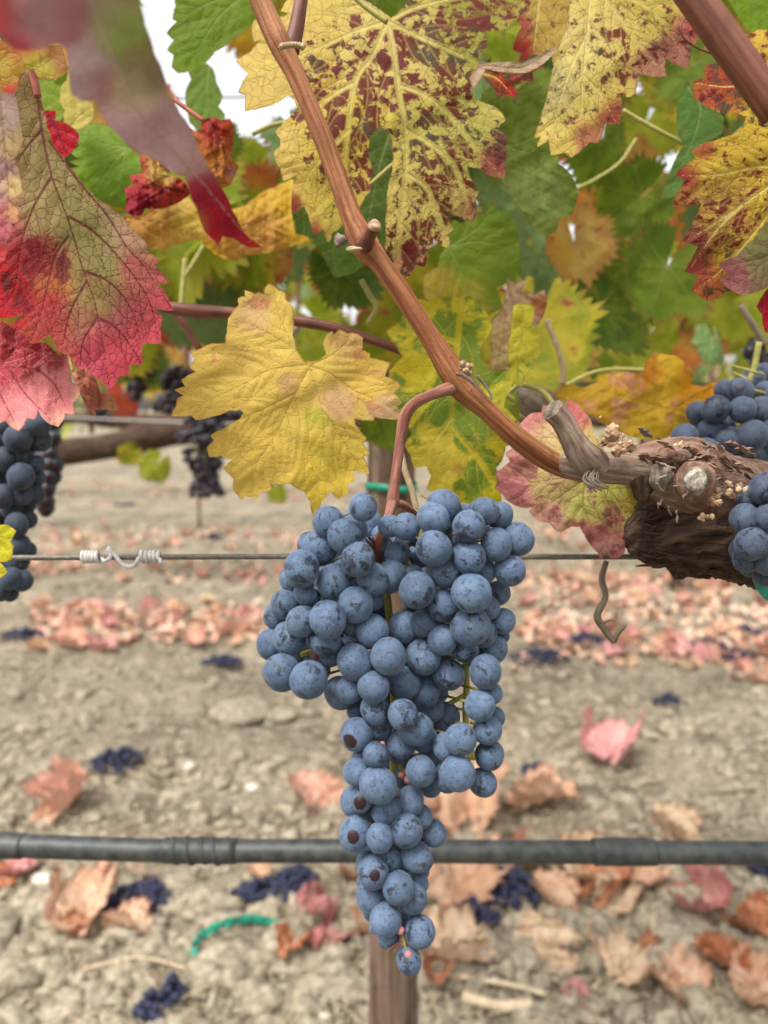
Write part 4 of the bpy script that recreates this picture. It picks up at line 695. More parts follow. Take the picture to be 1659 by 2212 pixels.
# cane behind, twig, right cane
c2 = tube('cane', path([(345,662),(420,672),(500,676),(600,688),(700,703),(790,730),(895,768)], .36), [px(q, .36) for q in (12,15,12,12,12,11,9)], M['cane_dark'], vine, ns=16, rough=0.03); c2['label'] = 'thinner brown cane running behind the yellow leaf'
tube('cane', path([(368,660),(400,705),(432,755)], .37), [px(q, .37) for q in (9,8,7)], M['cane_dark'], vine, ns=12, rough=0.04)
c3 = tube('cane', path([(1440,-90),(1512,10),(1580,105),(1680,245)], .222), [px(q, .222) for q in (34,34,34,34)], M['cane_dark'], vine, ns=24, rough=0.02, ridges=11); c3['label'] = 'thick brown cane cutting the top right corner'
tube('tendril', path([(1485,28),(1470,60),(1480,85),(1510,105),(1545,118)], .235), px(2.2, .235), M['cane_dark'], vine, ns=8)
tube('tendril', path([(1659,205),(1645,235),(1640,265),(1655,272),(1662,262)], .235), px(2.2, .235), M['cane_dark'], vine, ns=8)
for pts, z, rr, m_ in [([(836,48),(790,15),(740,-30)],.296,6,'petiole'),([(1345,238),(1400,270),(1490,318)],.38,5,'petiole'),([(1374,300),(1340,350),(1290,385),(1240,410)],.5,3.5,'petiole'),([(545,290),(590,270),(640,262)],.40,5,'petiole'),([(800,400),(830,372),(850,355)],.36,5,'petiole'),
     ([(1180,690),(1200,740),(1215,790),(1217,832)],.40,6,'pale_stem'),([(1128,830),(1170,845),(1195,872)],.33,6,'petiole'),([(1110,865),(1098,850),(1120,832)],.325,5,'petiole'),([(376,215),(410,240),(440,262)],.34,5,'petiole_red'),([(780,605),(800,640),(812,665),(795,700)],.42,6,'petiole'),([(1600,660),(1625,700),(1655,745)],.5,7,'twig'),
     ([(865,970),(876,1020),(890,1060),(902,1110)],.275,7,'pale_stem'),([(1215,835),(1300,800),(1420,800)],.45,4,'petiole'),([(745,940),(735,960),(712,985)],.2,0.1,'petiole'),([(400,560),(395,620),(392,660)],.5,6,'petiole'),([(440,530),(420,565),(397,600)],.5,5,'petiole'),([(1000,590),(1025,575),(1040,565)],.37,0.5,'petiole')]:
    if rr > 1: tube('petiole', path(pts, z), px(rr, z), M[m_], vine, ns=10)
t_ = tube('petiole', path([(40,20),(60,90),(72,160),(82,210)], [.25,.255,.26,.262]), px(8, .26), M['petiole_red'], vine, ns=10)

# the old arm with its spur, head and cuts
arm = empty('arm', P(1380, 1010, .28), 'gnarled old arm with peeling bark and pruning cuts'); arm.parent = vine; arm.location = P(1380,1010,.28) - W[vine.name]; del arm['label']; arm['label'] = 'gnarled old arm with peeling bark and pruning cuts'
tube('old_wood', path([(1205,1000),(1240,1002),(1290,1008),(1350,1012),(1400,1020),(1450,1030)], [.276,.272,.27,.272,.276,.282]), [px(q, .275) for q in (18,32,35,36,44,60)], M['old_wood'], arm, ns=32, n=14, rough=0.06, rs=200)
tube('spur', path([(1300,1012),(1262,985),(1238,950),(1215,910),(1192,885)], [.272,.262,.258,.256,.254]), [px(q, .258) for q in (34,34,27,25,26)], M['old_wood'], arm, ns=32, n=14, rough=0.07, rs=220)
disc(P(1193,884,.2535), (-0.62,-0.35,0.6), px(25,.255), M['bark_grey'], 'spur_cut', arm, flat=0.8)
def knob(pts, rad, ns, name, mat, rough=0.2, rs=110, sub=22, ridge=0.0):
    v, f, tc = tube_geo(pts, rad, ns=ns, n=sub, rough=rough, rs=rs)
    c = spline([list(q) for q in pts], sub); cc = np.repeat(c, ns, 0); d = v - cc; d /= np.linalg.norm(d, axis=1)[:, None] + 1e-9
    w = fbm(np.stack([tc[:, 0], tc[:, 1], tc[:, 2] * .45], 1) + .3, rs * 2.6, 3); v = v + d * (ridge * (1 - np.abs(w) * 2.2))[:, None]
    o = obj(name, v, f, mat, arm, attrs={'tc': tc}); return o
knob(path([(1360,1015),(1410,1012),(1470,1030),(1530,1055),(1600,1080),(1720,1110)], [.29,.29,.293,.30,.31,.32]), [px(q, .29) for q in (36,58,84,90,92,100)], 96, 'head', M['bark_red'], 0.13, 110, ridge=.0010)
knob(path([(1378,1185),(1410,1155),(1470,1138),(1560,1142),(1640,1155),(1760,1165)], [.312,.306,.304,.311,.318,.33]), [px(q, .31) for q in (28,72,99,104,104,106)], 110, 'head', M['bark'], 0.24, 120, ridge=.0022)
disc(P(1504,1037,.252), (0.02,-1,0.08), px(26,.255), M['cut'], 'cut_face', arm, h=0.0007)
disc(P(1504,1037,.2526), (0.02,-1,0.08), px(31,.255), M['bark_grey'], 'cut_rim', arm, h=0.0005, rg=.12)
lump(P(1502,1040,.262), px(46,.26), M['bark_red'], 'cut_collar', arm, 0.10, sc=(1,.50,1.0), seed=3, sub=4)
lump(P(1428,1030,.265), px(27,.262), M['bark_grey'], 'stub_knob', arm, 0.2, sc=(1,.8,1.15), seed=13, sub=4)
lump(P(1388,1048,.270), px(22,.262), M['bark'], 'stub_knob', arm, 0.28, sc=(1.2,.8,1.5), seed=23, sub=4)
lump(P(1450,985,.268), px(30,.262), M['bark_red'], 'stub_knob', arm, 0.22, sc=(1.5,.7,.7), seed=33, sub=4)
# callus crumbs and bark flakes
def crumbs(name, mat, spots, sub=2):
    j = Join()
    for (u, v, z, su, sv, nn, r0, r1) in spots:
        for k in range(nn):
            vv, ff = ICO[3]; ctr = np.array(list(P(random.gauss(u, su), random.gauss(v, sv), z + random.uniform(-.003, .002))))
            rr = px(random.uniform(r0, r1), z); j.add(vv * (1 + .45 * fbm(vv + k * 1.7, 3.6, 4))[:, None] * rr * np.array([1, .7, random.uniform(.6, 1.2)]) + ctr, ff.tolist())
    o = j.build(name, mat, arm); return o
crumbs('callus', M['callus'], [(1326,948,.259,13,11,16,8,15),(1352,968,.259,9,9,8,7,12),(1475,970,.272,14,6,7,4,9),(1548,1078,.264,6,12,9,4,9),(1522,1118,.264,7,5,6,4,8),(1590,1040,.268,18,14,10,4,9),(1300,905,.264,2,2,1,3,4)])
def flakes(name, mat, nn, reg, r0, r1, th=0.0007, seed=1):
    j = Join(); rr_ = random.Random(seed)
    for k in range(nn):
        u, v, z, ang = reg(rr_); L = px(rr_.uniform(r0, r1), z); w = L * rr_.uniform(.14, .38); n_ = 7
        c = np.array(list(P(u, v, z))); a = np.array([math.cos(ang), rr_.uniform(-.3, .3), math.sin(ang)]); a /= np.linalg.norm(a); b_ = np.cross(a, [0, 1, 0]); b_ /= np.linalg.norm(b_); nn_ = np.cross(a, b_)
        if nn_[1] > 0: nn_ = -nn_
        cu = rr_.uniform(.1, .5); vs = []
        for i in range(n_):
            t = i / (n_ - 1) * 2 - 1; ww = w * (1 - abs(t) ** 2.5 * .8) * rr_.uniform(.7, 1.2); lift = nn_ * (cu * L * t * t * .4)
            p0 = c + a * t * L + lift + b_ * rr_.uniform(-.12, .12) * L
            vs += [p0 - b_ * ww, p0 + b_ * ww * .2 + nn_ * th * 1.4, p0 + b_ * ww, p0 - b_ * ww - nn_ * -th * .2 + nn_ * -th]
        fs = []
        for i in range(n_ - 1):
            o_ = i * 4
            for q in range(4): fs.append((o_ + q, o_ + (q + 1) % 4, o_ + 4 + (q + 1) % 4, o_ + 4 + q))
        fs += [(0, 1, 2, 3), tuple(range((n_-1)*4, n_*4))[::-1]]
        j.add(np.array(vs), fs, np.array(vs) @ np.stack([b_, nn_, a], 1))
    o = j.build(name, mat, arm, smooth=False); o['kind'] = 'stuff'; return o
def reg_top(q): 
    u = q.uniform(1385, 1620); return u, 975 + (u - 1385) * .12 + q.gauss(0, 22), q.uniform(.258, .268) + (u - 1385) * .00004, q.gauss(-.6, .5)
def reg_low(q): return q.uniform(1390, 1640), q.uniform(1085, 1225), q.uniform(.262, .280), q.gauss(0.25, .35)
def reg_mid(q): return q.uniform(1380, 1600), q.uniform(1030, 1130), q.uniform(.258, .270), q.gauss(0.9, .8)
flakes('bark_flakes', M['bark_red'], 26, reg_top, 12, 34, seed=3); flakes('bark_flakes', M['bark_grey'], 14, reg_top, 8, 24, seed=5)
flakes('bark_flakes', M['bark_grey'], 14, reg_mid, 7, 18, seed=9)
j = Join(); rq = random.Random(64)
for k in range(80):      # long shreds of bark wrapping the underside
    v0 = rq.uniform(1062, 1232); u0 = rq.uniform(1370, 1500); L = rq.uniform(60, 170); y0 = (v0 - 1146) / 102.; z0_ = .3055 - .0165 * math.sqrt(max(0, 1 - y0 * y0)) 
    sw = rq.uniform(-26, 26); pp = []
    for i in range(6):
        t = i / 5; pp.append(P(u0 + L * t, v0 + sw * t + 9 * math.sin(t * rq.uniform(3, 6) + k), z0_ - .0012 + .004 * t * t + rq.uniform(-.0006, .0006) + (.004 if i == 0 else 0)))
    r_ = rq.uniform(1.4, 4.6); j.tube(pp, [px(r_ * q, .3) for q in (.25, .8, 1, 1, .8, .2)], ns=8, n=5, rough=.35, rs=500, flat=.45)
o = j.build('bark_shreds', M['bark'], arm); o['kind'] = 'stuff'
j = Join()
for k in range(26):
    a = random.uniform(-10, 10); j.tube(path([(1285 + a, 1010 + random.uniform(-8, 12)), (1275 + a + random.uniform(-9, 9), 1035 + random.uniform(-5, 10)), (1290 + a + random.uniform(-18, 30), 1055 + random.uniform(-6, 8))], [.262,.256,.256]), px(1.6, .26), ns=5, n=4)
j.build('bark_shred', M['bark_grey'], arm)
tube('old_wood', path([(1105,850),(1140,862),(1180,885),(1215,915)], .40), [px(q, .4) for q in (10,34,34,20)], M['bark_grey'], vine, ns=24, rough=0.12, rs=120)
tube('tendril', path([(1310,1212),(1300,1250),(1308,1290),(1290,1330),(1305,1358),(1326,1388)], .315), [px(q, .31) for q in (6,7,7,8,8,5)], M['twig'], vine, ns=10, rough=0.12)
tube('tendril', path([(1326,1388),(1334,1368),(1352,1350)], .315), [px(q, .31) for q in (5,6,3)], M['twig'], vine, ns=10, rough=0.12)
tube('tendril', path([(1303,1345),(1318,1340),(1330,1342)], .315), [px(q, .31) for q in (4,2,1)], M['twig'], vine, ns=8, rough=0.12)

# ------------------------------------------------------------------ bunches
BM = []
for k in range(8):
    v, f = ICO[4]; d = v * (1 + 0.032 * fbm(v + k * 5, 1.3, 2))[:, None] * np.array([1.0, 1.0, 1.02 + .01 * k]); me = mesh_from('berry_mesh', d, f); me.materials.append(M['berry']); BM.append(me)
v, f = ICO[4]; w = v * (1 + 0.11 * fbm(v * np.array([1, 1, .6]), 3.2, 3) - 0.16 * np.exp(-((v - [0, -.8, .5]) ** 2).sum(1) / .18))[:, None]; SHR = mesh_from('shrivelled_berry', w * [1.1, .9, .85], f); SHR.materials.append(M['berry'])
w = v * (1 + 0.05 * fbm(v, 3.0, 3))[:, None]; SOFT = mesh_from('softened_berry', w * [1.05, 1, .96], f); SOFT.materials.append(M['berry'])
def bunch(root, items, z0, mat=None, rr=None, k_sep=0.62, special={}, cap=215, lowpoly=None, fwd=0.0):
    """items: (u, v, radius px, layer); the further layers sit behind the nearer ones without passing through them"""
    rr = rr or random.Random(5); order = sorted(range(len(items)), key=lambda i: items[i][3] + i * 1e-3); zz = {}
    for i in order:
        u, v, r_, l = items[i]; z = l * r_ * .35
        for j_ in zz:
            a, b_, c, _ = items[j_]; d2 = (u - a) ** 2 + (v - b_) ** 2; s = (r_ + c) ** 2 - d2
            if s > 0: z = max(z, zz[j_] + k_sep * math.sqrt(s) * (1 if l > items[j_][3] - .5 else 1))
        zz[i] = min(z, cap + 10 * l) if l < 5 else max(min(z, 300), 215)
    objs = []
    for i, (u, v, r_, l) in enumerate(items):
        z = z0 + zz[i] * z0 / F; sp_ = special.get(i, {})
        me = sp_.get('mesh') or (lowpoly or rr.choice(BM)); o = bpy.data.objects.new(sp_.get('name', 'berry'), me); place(o, P(u, v, z), root)
        r3 = r_ * 1.005 * z / F; q_ = rr.uniform(-.035, .035); o.scale = (r3 * (1 + q_), r3 * (1 + rr.uniform(-.04, .02)), r3 * (1 - q_)); o.rotation_euler = sp_.get('rot') or (rr.gauss(-0.7, .45), rr.gauss(0, .5), rr.uniform(-.6, .6))
        o.color = sp_.get('color', (min(.95, max(0, rr.gauss(.50, .17))), 0, 0, 1))
        if mat: o.material_slots[0].link = 'OBJECT'; o.material_slots[0].material = mat
        if 'label' in sp_: o['label'] = sp_['label']
        objs.append(o)
    return objs, zz
K = 0.2
def cr(ox, oy, pts): return [(ox * .6636 + x * K, oy * .6636 + y * K, r_ * K, l) for x, y, r_, l in pts]
items = cr(800, 1550, [(1268,335,152,1.5),(890,490,168,1.2),(1170,565,148,2.2),(1065,650,187,.5),(800,775,192,1.4),(690,740,138,3),(1210,900,188,0),(600,1000,197,.9),(495,1110,134,2.6),(960,1140,192,1),(1370,1110,178,1.3),(1560,1085,176,1.8),(665,1290,140,1.6),(1185,1390,196,.9),(1358,1330,126,3),(430,1385,162,1.8),(325,1520,137,2.8)])
items += cr(800, 1950, [(885,220,200,0),(605,240,171,1.0),(470,420,179,1.5),(285,490,170,2.6),(1150,278,126,2.5),(1365,345,179,1.6),(852,440,176,1.2),(935,570,150,2.8),(390,795,199,.9),(680,870,203,.2),(790,770,128,3.2),(1180,683,192,.6),(1540,620,196,.4),(1125,975,153,1.5),(1020,1015,174,2.6),(1380,950,173,.5),(1397,1190,161,1.3),(1190,1210,102,3),(1412,1365,174,1.8),(1200,1462,176,1.7)])
i_redspot1 = len(items) - 1
items += cr(1250, 1550, [(530,455,173,.6),(640,325,183,1.4),(880,370,76,3),(1085,378,156,1.3),(1250,425,146,2.4),(915,540,179,.4),(1445,680,180,1.6),(1210,735,174,.8),(537,780,195,.2),(915,875,180,.7),(1357,1015,176,1.2),(655,1035,178,1.4),(1070,1035,140,2.4),(355,1232,199,.8),(945,1265,217,0),(1235,1262,131,2.6),(645,1395,178,1.1),(1112,1418,138,2.4),(310,1075,118,3),(148,838,138,2.6),(240,545,150,2.2),(60,540,128,3),(200,700,85,3.6),(10,745,85,3.6)])
items += cr(1250, 2000, [(215,135,165,2.9),(430,95,148,1.8),(935,130,212,.5),(1070,205,150,2.3),(1285,75,139,2.6),(1290,230,66,3.6),(1185,375,152,2.8),(632,275,163,.9),(870,368,152,1.9),(425,455,194,.9),(702,652,173,1.0),(1095,620,177,1.0),(950,515,62,3.4),(213,740,176,.9),(440,833,168,1.2),(1165,850,118,2.4),(1033,985,165,.8),(205,1083,164,.1),(338,1240,187,.7),(510,1020,139,2.2),(620,860,76,3.4),(665,1105,153,2.2),(1180,1112,125,2.5),(1117,1252,156,1.4),(825,1350,173,.7),(1140,1520,158,1.6),
   (665,1430,146,2.2),(440,1350,141,2.2),(185,1402,156,1.5),(500,1560,122,3.6),(398,1692,163,1.8),(797,1716,189,.6),(690,1755,159,1.9),(1065,1815,152,1.6),(130,1495,101,3)])
items += cr(1000, 2350, [(740,348,136,1.0),(570,395,86,3),(540,535,152,2.0),(765,680,196,.2),(520,855,166,2.6),(585,838,128,1.6),(855,945,159,1.0),(712,1000,86,3),(1113,853,150,1.2),(1190,770,66,3.4),(1228,1022,126,2.2),(1372,1205,134,3),(1070,1172,178,.8),(1215,1240,82,3),(520,1208,178,.8),(783,1252,149,.7),(885,1470,148,1.3),(1178,1455,167,1.0),(1250,1490,112,2.4),(640,1512,112,2.4)])
n0 = len(items)
items += cr(1050, 2700, [(548,460,175,.8),(820,635,171,.5),(522,725,162,1.6),(965,738,166,1.5),(680,968,173,1.2),(962,965,121,2.2),(1050,1110,165,1.8),(715,1162,120,2.2),(932,1420,138,1.2),(1045,580,100,3),(1050,440,110,3),(430,560,64,3),(505,920,62,3),(565,1060,66,3)])
def near(u_, v_):    # index of the listed berry nearest to a spot of the photo
    return min(range(len(items)), key=lambda i: (items[i][0] - u_) ** 2 + (items[i][1] - v_) ** 2 + items[i][3])
R0 = (0, 0, 0)
special = {near(773, 1208): dict(color=(.95, 0, 0, 1), label='berry with the bloom rubbed off in two dark patches'), near(665, 1285): dict(mesh=SHR, name='shrivelled_berry', color=(.6, 0, 0, 1)), near(1047, 1103): dict(mesh=SOFT), near(1013, 1135): dict(color=(.95, 0, 0, 1)),
  near(870, 1544): dict(color=(1.0, .0, 0, 1), rot=R0, label='berry rubbed bare with a pinkish scar'), i_redspot1: dict(color=(.4, .52, 0, 1), rot=(-.05, 0, -.45), label='berry with a bare oval wine red spot'), near(780, 1735): dict(color=(.4, .62, 0, 1), rot=(-.3, 0, -.1), label='berry with a bare dark red spot'),
  near(768, 1800): dict(color=(.4, .42, 0, 1), rot=(-.45, 0, -.1)), near(805, 1880): dict(color=(.55, .36, 0, 1), rot=(-.5, 0, .1)), near(937, 1183): dict(color=(.72, 0, 0, 1)), near(900, 1575): dict(mesh=SOFT, color=(.6, 0, 0, 1)), near(811, 1628): dict(mesh=SOFT, color=(.85, 0, 0, 1)), near(1103, 1232): dict(color=(.75, 0, 0, 1)), near(728, 1258): dict(color=(.7, 0, 0, 1)), near(1018, 1280): dict(rot=(-.95, .1, 0)), near(707, 1336): dict(rot=(-.9, -.4, 0))}
# hidden filling berries
rb = random.Random(99); vis = len(items); tries = 0
while len(items) < vis + 130 and tries < 9000:
    tries += 1; u = rb.uniform(570, 1120); v = rb.uniform(1110, 2000)
    nbs = sorted(math.atan2(q[1] - v, q[0] - u) for q in items[:vis] if (u - q[0]) ** 2 + (v - q[1]) ** 2 < 78 ** 2)
    if len(nbs) < 4: continue
    gap = max((nbs[(i + 1) % len(nbs)] - nbs[i]) % (2 * math.pi) for i in range(len(nbs)))
    if gap > 2.25 or any((u - a) ** 2 + (v - b_) ** 2 < c * c for a, b_, c in ((853, 1262, 46), (857, 1312, 34), (985, 1495, 62), (1003, 1560, 50), (722, 1475, 40), (700, 1420, 20), (1000, 1440, 40), (1015, 1640, 40))): continue
    if all((u - q[0]) ** 2 + (v - q[1]) ** 2 > 27 ** 2 for q in items[vis:]): items.append((u, v, rb.uniform(27, 33), 5))
main = empty('grape_bunch', P(850, 1085, .26), 'large blue grape bunch with dusty bloom hanging in the centre in front of the wire', 'grapes')
mob, mz = bunch(main, items, 0.236, special=special)
# stem of the bunch
ped = tube('peduncle', path([(985,838),(962,842),(925,856),(893,874),(874,902),(865,950),(857,1010),(852,1050),(848,1084)], [.262,.258,.256,.256,.256,.256,.256,.256,.256]), [px(q, .258) for q in (18,14,11.5,12,13,11.5,11,12,14)], M['peduncle'], main, ns=20, n=12, rough=0.04, rs=500)
j = Join(); j.tube(path([(849,1080),(838,1120),(822,1160),(813,1190),(826,1220)], [.256,.253,.252,.254,.26]), [px(q, .255) for q in (13,10,11,12,8)], ns=16, rough=0.05, rs=500)
j.tube(path([(849,1086),(872,1090),(890,1105),(905,1120)], [.256,.258,.262,.268]), [px(q, .258) for q in (11,8,8,6)], ns=14, rough=0.05, rs=500); j.build('shoulder_stem', M['peduncle'], ped)
j = Join()
for pts, r_ in [([(826,1215),(838,1300),(845,1400),(850,1500),(852,1600),(848,1680),(850,1800),(852,1900),(858,2000)], 8), ([(905,1120),(920,1200),(960,1300),(1000,1400),(1008,1470),(1006,1560),(1015,1640)], 7), ([(840,1250),(780,1300),(700,1390),(650,1415)], 6), ([(1005,1500),(985,1512),(970,1520)], 5), ([(870,1200),(900,1240),(930,1260)], 6), ([(860,1650),(885,1690)], 5), ([(1020,1560),(1015,1600),(1025,1640)], 5)]:
    j.tube([P(a, b_, .262 if not (i == 0 and False) else .262) for i, (a, b_) in enumerate(pts)], px(r_, .262), ns=10, rough=0.12, rs=600)
for (u, v, r_, l), i in zip(items, range(vis)):
    z = .236 + mz[i] * .236 / F; c = P(u, v, z); ax = P(850 + (u - 850) * .45, v - 30, .270); d = (ax - c)
    j.tube([c + d.normalized() * r_ * z / F * .9, c + d * .75], [px(3.2, .26), px(2.4, .26)], ns=6, n=3)
j.build('rachis', M['green_stem'], main)
j = Join()
for u, v, z, r_ in [(868,1674,.25,8),(882,1684,.249,10),(876,1668,.25,7),(826,1607,.238,6),(677,1416,.25,8),(690,1422,.252,10),(865,2010,.237,9),(882,2062,.236,8.5),(1064,1447,.27,6),(1010,1620,.262,6)]:
    o = bpy.data.objects.new('unripe_berry', BM[0]); place(o, P(u, v, z), main); o.scale = [px(r_, z)] * 3; o.material_slots[0].link = 'OBJECT'; o.material_slots[0].material = M['pink_berry']
tube('tail_stem', path([(868,2005),(872,2030),(880,2060)], [.24,.238,.238]), px(3.5, .24), M['green_stem'], main, ns=8)
tube('tail_stem', path([(872,2032),(856,2040),(842,2050),(836,2056)], .238), px(2.6, .24), M['peduncle'], main, ns=8, rough=.3, rs=900)
# stem wisps at the shoulder
j = Join()
for k in range(16): j.tube([P(812 + random.uniform(-4, 4), 1178 + random.uniform(-10, 10), .252), P(795 + random.uniform(-12, 8), 1172 + random.uniform(-26, 18), .248)], [px(2, .25), px(.8, .25)], ns=5, n=2)
j.build('stem_wisps', M['peduncle'], main)

def crf(tag, pts): o = ORG[tag]; return [(o[0] + x * .36, o[1] + y * .36, r_ * .36, l) for x, y, r_, l in pts]
b2 = empty('grape_bunch', P(1610, 800, .40), 'dark blue grape bunch at the right edge, behind and above the gnarled arm', 'grapes')
it2 = crf('F', [(1565,628,73,1.5),(1398,678,60,2.2),(1490,690,81,.8),(1640,700,72,1.2),(1238,815,66,1.6),(1345,798,82,.6),(1505,800,80,.4),(1625,805,82,.9),(1320,915,77,1.4),(1160,965,80,1.4),(1425,985,84,1.0),(1565,955,93,.3),(1690,925,70,.7),(1285,1060,90,.9),(1600,1095,76,1.8),(1450,1090,70,2.6),(1700,1030,70,1.6),(1720,720,80,1),(1720,840,80,.8),(1250,900,60,2.8),(1400,900,60,3),(1500,1080,70,3),(1380,1110,70,3.2),(1640,590,70,2.6),(1560,1010,60,3.5),(1790,950,80,1.5),(1790,780,80,1.5),(1640,1000,70,3)])
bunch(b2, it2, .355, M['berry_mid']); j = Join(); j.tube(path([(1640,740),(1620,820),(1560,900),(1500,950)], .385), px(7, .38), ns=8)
for q in it2: j.tube([P(q[0], q[1], .375), P(1580, q[1] - 20, .385)], px(3, .38), ns=5, n=2)
j.build('rachis', M['green_stem'], b2)
b3 = empty('grape_bunch', P(1640, 1030, .30), 'blue grape bunch cut by the right edge in front of the gnarled arm', 'grapes')
it3 = crf('F', [(1640,1272,94,.8),(1545,1325,72,2.2),(1520,1452,90,1.2),(1665,1450,88,.3),(1560,1605,99,.2),(1528,1695,80,1.9),(1505,1640,76,2.4),(1665,1705,92,.8),(1720,1570,92,.9),(1640,1785,75,1.9),(1560,1730,76,2.6),(1740,1380,92,1),(1750,1250,90,1.2),(1740,1720,90,1.4),(1620,1380,80,2.6),(1740,1500,90,2.4),(1600,1500,80,2.8),(1800,1600,90,2)])
bunch(b3, it3, .262, M['berry_mid'], special={4: dict(color=(.8, 0, 0, 1)), 0: dict(mesh=SOFT, color=(.7, 0, 0, 1))}); j = Join(); j.tube(path([(1690,1010),(1680,1080),(1670,1150),(1660,1230)], .29), px(7, .29), ns=8)
for q in it3: j.tube([P(q[0], q[1], .28), P(1675, q[1] - 20, .29)], px(3, .28), ns=5, n=2)
j.build('rachis', M['green_stem'], b3)
b4 = empty('grape_bunch', P(20, 880, .42), 'near black grape bunch at the left edge under the pink leaf', 'grapes')
it4 = crf('D', [(10,905,62,1.2),(110,970,82,.4),(225,890,76,.8),(245,985,66,1.8),(30,1095,72,.7),(140,1080,58,1.8),(215,1125,52,2.2),(125,1200,79,.5),(0,1210,50,1.8),(15,1320,72,.6),(125,1300,74,.9),(205,1312,62,1.8),(75,1392,66,1.2),(222,1210,50,2.2),(100,1492,70,.7),(165,1460,56,2),(20,1550,72,1.2),(115,1612,66,1),(165,1642,52,2),(60,1722,62,1.2),(120,1712,56,2),(60,1812,67,.6),(132,1827,63,1.2),(0,1890,62,.8),(60,1902,50,1.8),(-60,1000,80,1),(-70,1150,80,1),(-80,1300,80,1),(-70,1450,80,1),(-70,1650,80,1),(-60,1800,80,1),(60,1020,60,3),(180,1000,60,3),(80,1270,60,3.2),(60,1450,60,3.2),(60,1640,60,3.2),(40,850,60,2.2),(130,840,60,2.4),(160,1380,50,3),(0,1000,60,2.4)])
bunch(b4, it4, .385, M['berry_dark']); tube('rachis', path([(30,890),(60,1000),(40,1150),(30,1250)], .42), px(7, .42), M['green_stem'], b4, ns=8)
LOW = mesh_from('berry_low', ICO[2][0], ICO[2][1]); LOW.materials.append(M['berry_dark'])
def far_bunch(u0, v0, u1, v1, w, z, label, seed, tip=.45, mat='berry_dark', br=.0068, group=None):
    rr = random.Random(seed); root = empty('grape_bunch', P(u0, v0, z), label, 'grapes', group); L = math.hypot(u1 - u0, v1 - v0); rp = br / z * F; nn = min(int(L * w / (rp * rp) * 1.2), 260)
    for k in range(nn):
        t = rr.random(); ww = w / 2 * (1 - (1 - tip) * t) * (.75 + .25 * math.sin(t * 9 + seed)); a = rr.uniform(0, 6.28); q = math.sqrt(rr.random())
        u = u0 + (u1 - u0) * t + ww * math.cos(a) * q; v = v0 + (v1 - v0) * t; o = bpy.data.objects.new('berry', LOW); place(o, P(u, v, z + ww * math.sin(a) * q * z / F), root)
        s = br * rr.uniform(.8, 1.1); o.scale = (s, s, s * 1.05); o.material_slots[0].link = 'OBJECT'; o.material_slots[0].material = M[mat]
    tube('rachis', path([(u0, v0 - 12), (u0, v0), ((u0+u1)/2, (v0+v1)/2), (u1, v1 - 10)], z), .0022, M['green_stem'], root, ns=6, n=4); return root
far_bunch(105, 905, 98, 1105, 62, .66, 'slim dark bunch hanging just behind the left edge bunch', 2)
far_bunch(438, 880, 446, 1070, 150, 1.42, 'dark bunch hanging from the far arm left of the yellow leaf', 4, .62)
far_bunch(392, 800, 362, 885, 74, .95, 'small black bunch above the far arm beside the yellow leaf', 6, .8)
far_bunch(300, 800, 295, 860, 70, .98, 'blurred bunch in the leaves left of the small black bunch', 8)
far_bunch(490, 885, 510, 905, 90, 1.45, 'dark grapes showing through the notch of the yellow leaf', 11, .9)
far_bunch(215, 870, 215, 905, 50, 1.7, 'blurred dark bunch behind the peach coloured dead leaf', 10)
far_bunch(1645, 740, 1650, 800, 70, .62, 'black shrivelled bunch above the right edge bunch', 12, .9)

# ------------------------------------------------------------------ trellis
ZW = 0.318
wire = empty('trellis_wire', P(829, 1203, ZW), 'brown steel wire crossing the photo behind the central bunch', 'wire')
tube('strand', path([(-400,1206),(0,1205),(400,1203),(800,1202),(1200,1203),(1659,1202),(2100,1202)], ZW), px(6, ZW), M['wire'], wire, ns=16, rough=0.03, rs=300)
def coil(u0, u1, turns, r_, w, v0=1203, wob=0):
    pts = []; 
    for k in range(int(turns * 12) + 1):
        t = k / (turns * 12); a = 2 * math.pi * turns * t; c = P(u0 + (u1 - u0) * t, v0, ZW); rr = px(r_, ZW) * (1 + wob * math.sin(a * .7))
        pts.append(c + Vector((0, math.cos(a) * rr, math.sin(a) * rr)))
    return pts
tw = empty('wire_tie', P(260, 1203, ZW), 'pale wire twisted round the trellis wire at the left', 'wire tie')
tube('coil', coil(178, 215, 5, 10, 5) + path([(225,1212),(238,1205),(240,1190),(232,1183)], ZW - .003), px(4.6, ZW), M['tie_wire'], tw, ns=10, n=2)
tube('coil', path([(230,1186),(245,1195),(258,1212),(275,1224),(292,1220),(300,1205)], ZW - .003) + coil(304, 345, 4.5, 10.5, 5, wob=.12) + path([(348,1212),(346,1217)], ZW - .003), px(4.6, ZW), M['tie_wire'], tw, ns=10, n=2)
ZH = 0.50
hose = empty('drip_hose', P(829, 1838, ZH), 'black drip irrigation hose stretched across the lower part', 'hose')
tube('hose', path([(-500,1815),(0,1826),(300,1836),(500,1838),(800,1838),(1100,1840),(1400,1841),(1659,1843),(2200,1848)], ZH), px(24, ZH), M['hose'], hose, ns=32, rough=0.015, rs=60)
def hv(u): return np.interp(u, [0, 300, 500, 1100, 1659], [1826, 1836, 1838, 1840, 1843])
pts = []
for k in range(61):
    t = k / 60; a = 2 * math.pi * 4.2 * t; c = P(368 + 122 * t, hv(368 + 122 * t), ZH); pts.append(c + Vector((0, math.cos(a), math.sin(a))) * px(24.5, ZH))
s = tube('joint', pts, px(6.5, ZH), M['hose'], hose, ns=10, n=3, flat=.6); s['label'] = 'ribbed joint on the left half of the hose'
tube('sleeve', path([(512,1838),(375,1837),(350,1836)][::-1], ZH), [px(q, ZH) for q in (24.5, 26.5, 26)], M['hose'], hose, ns=28)
pts = []
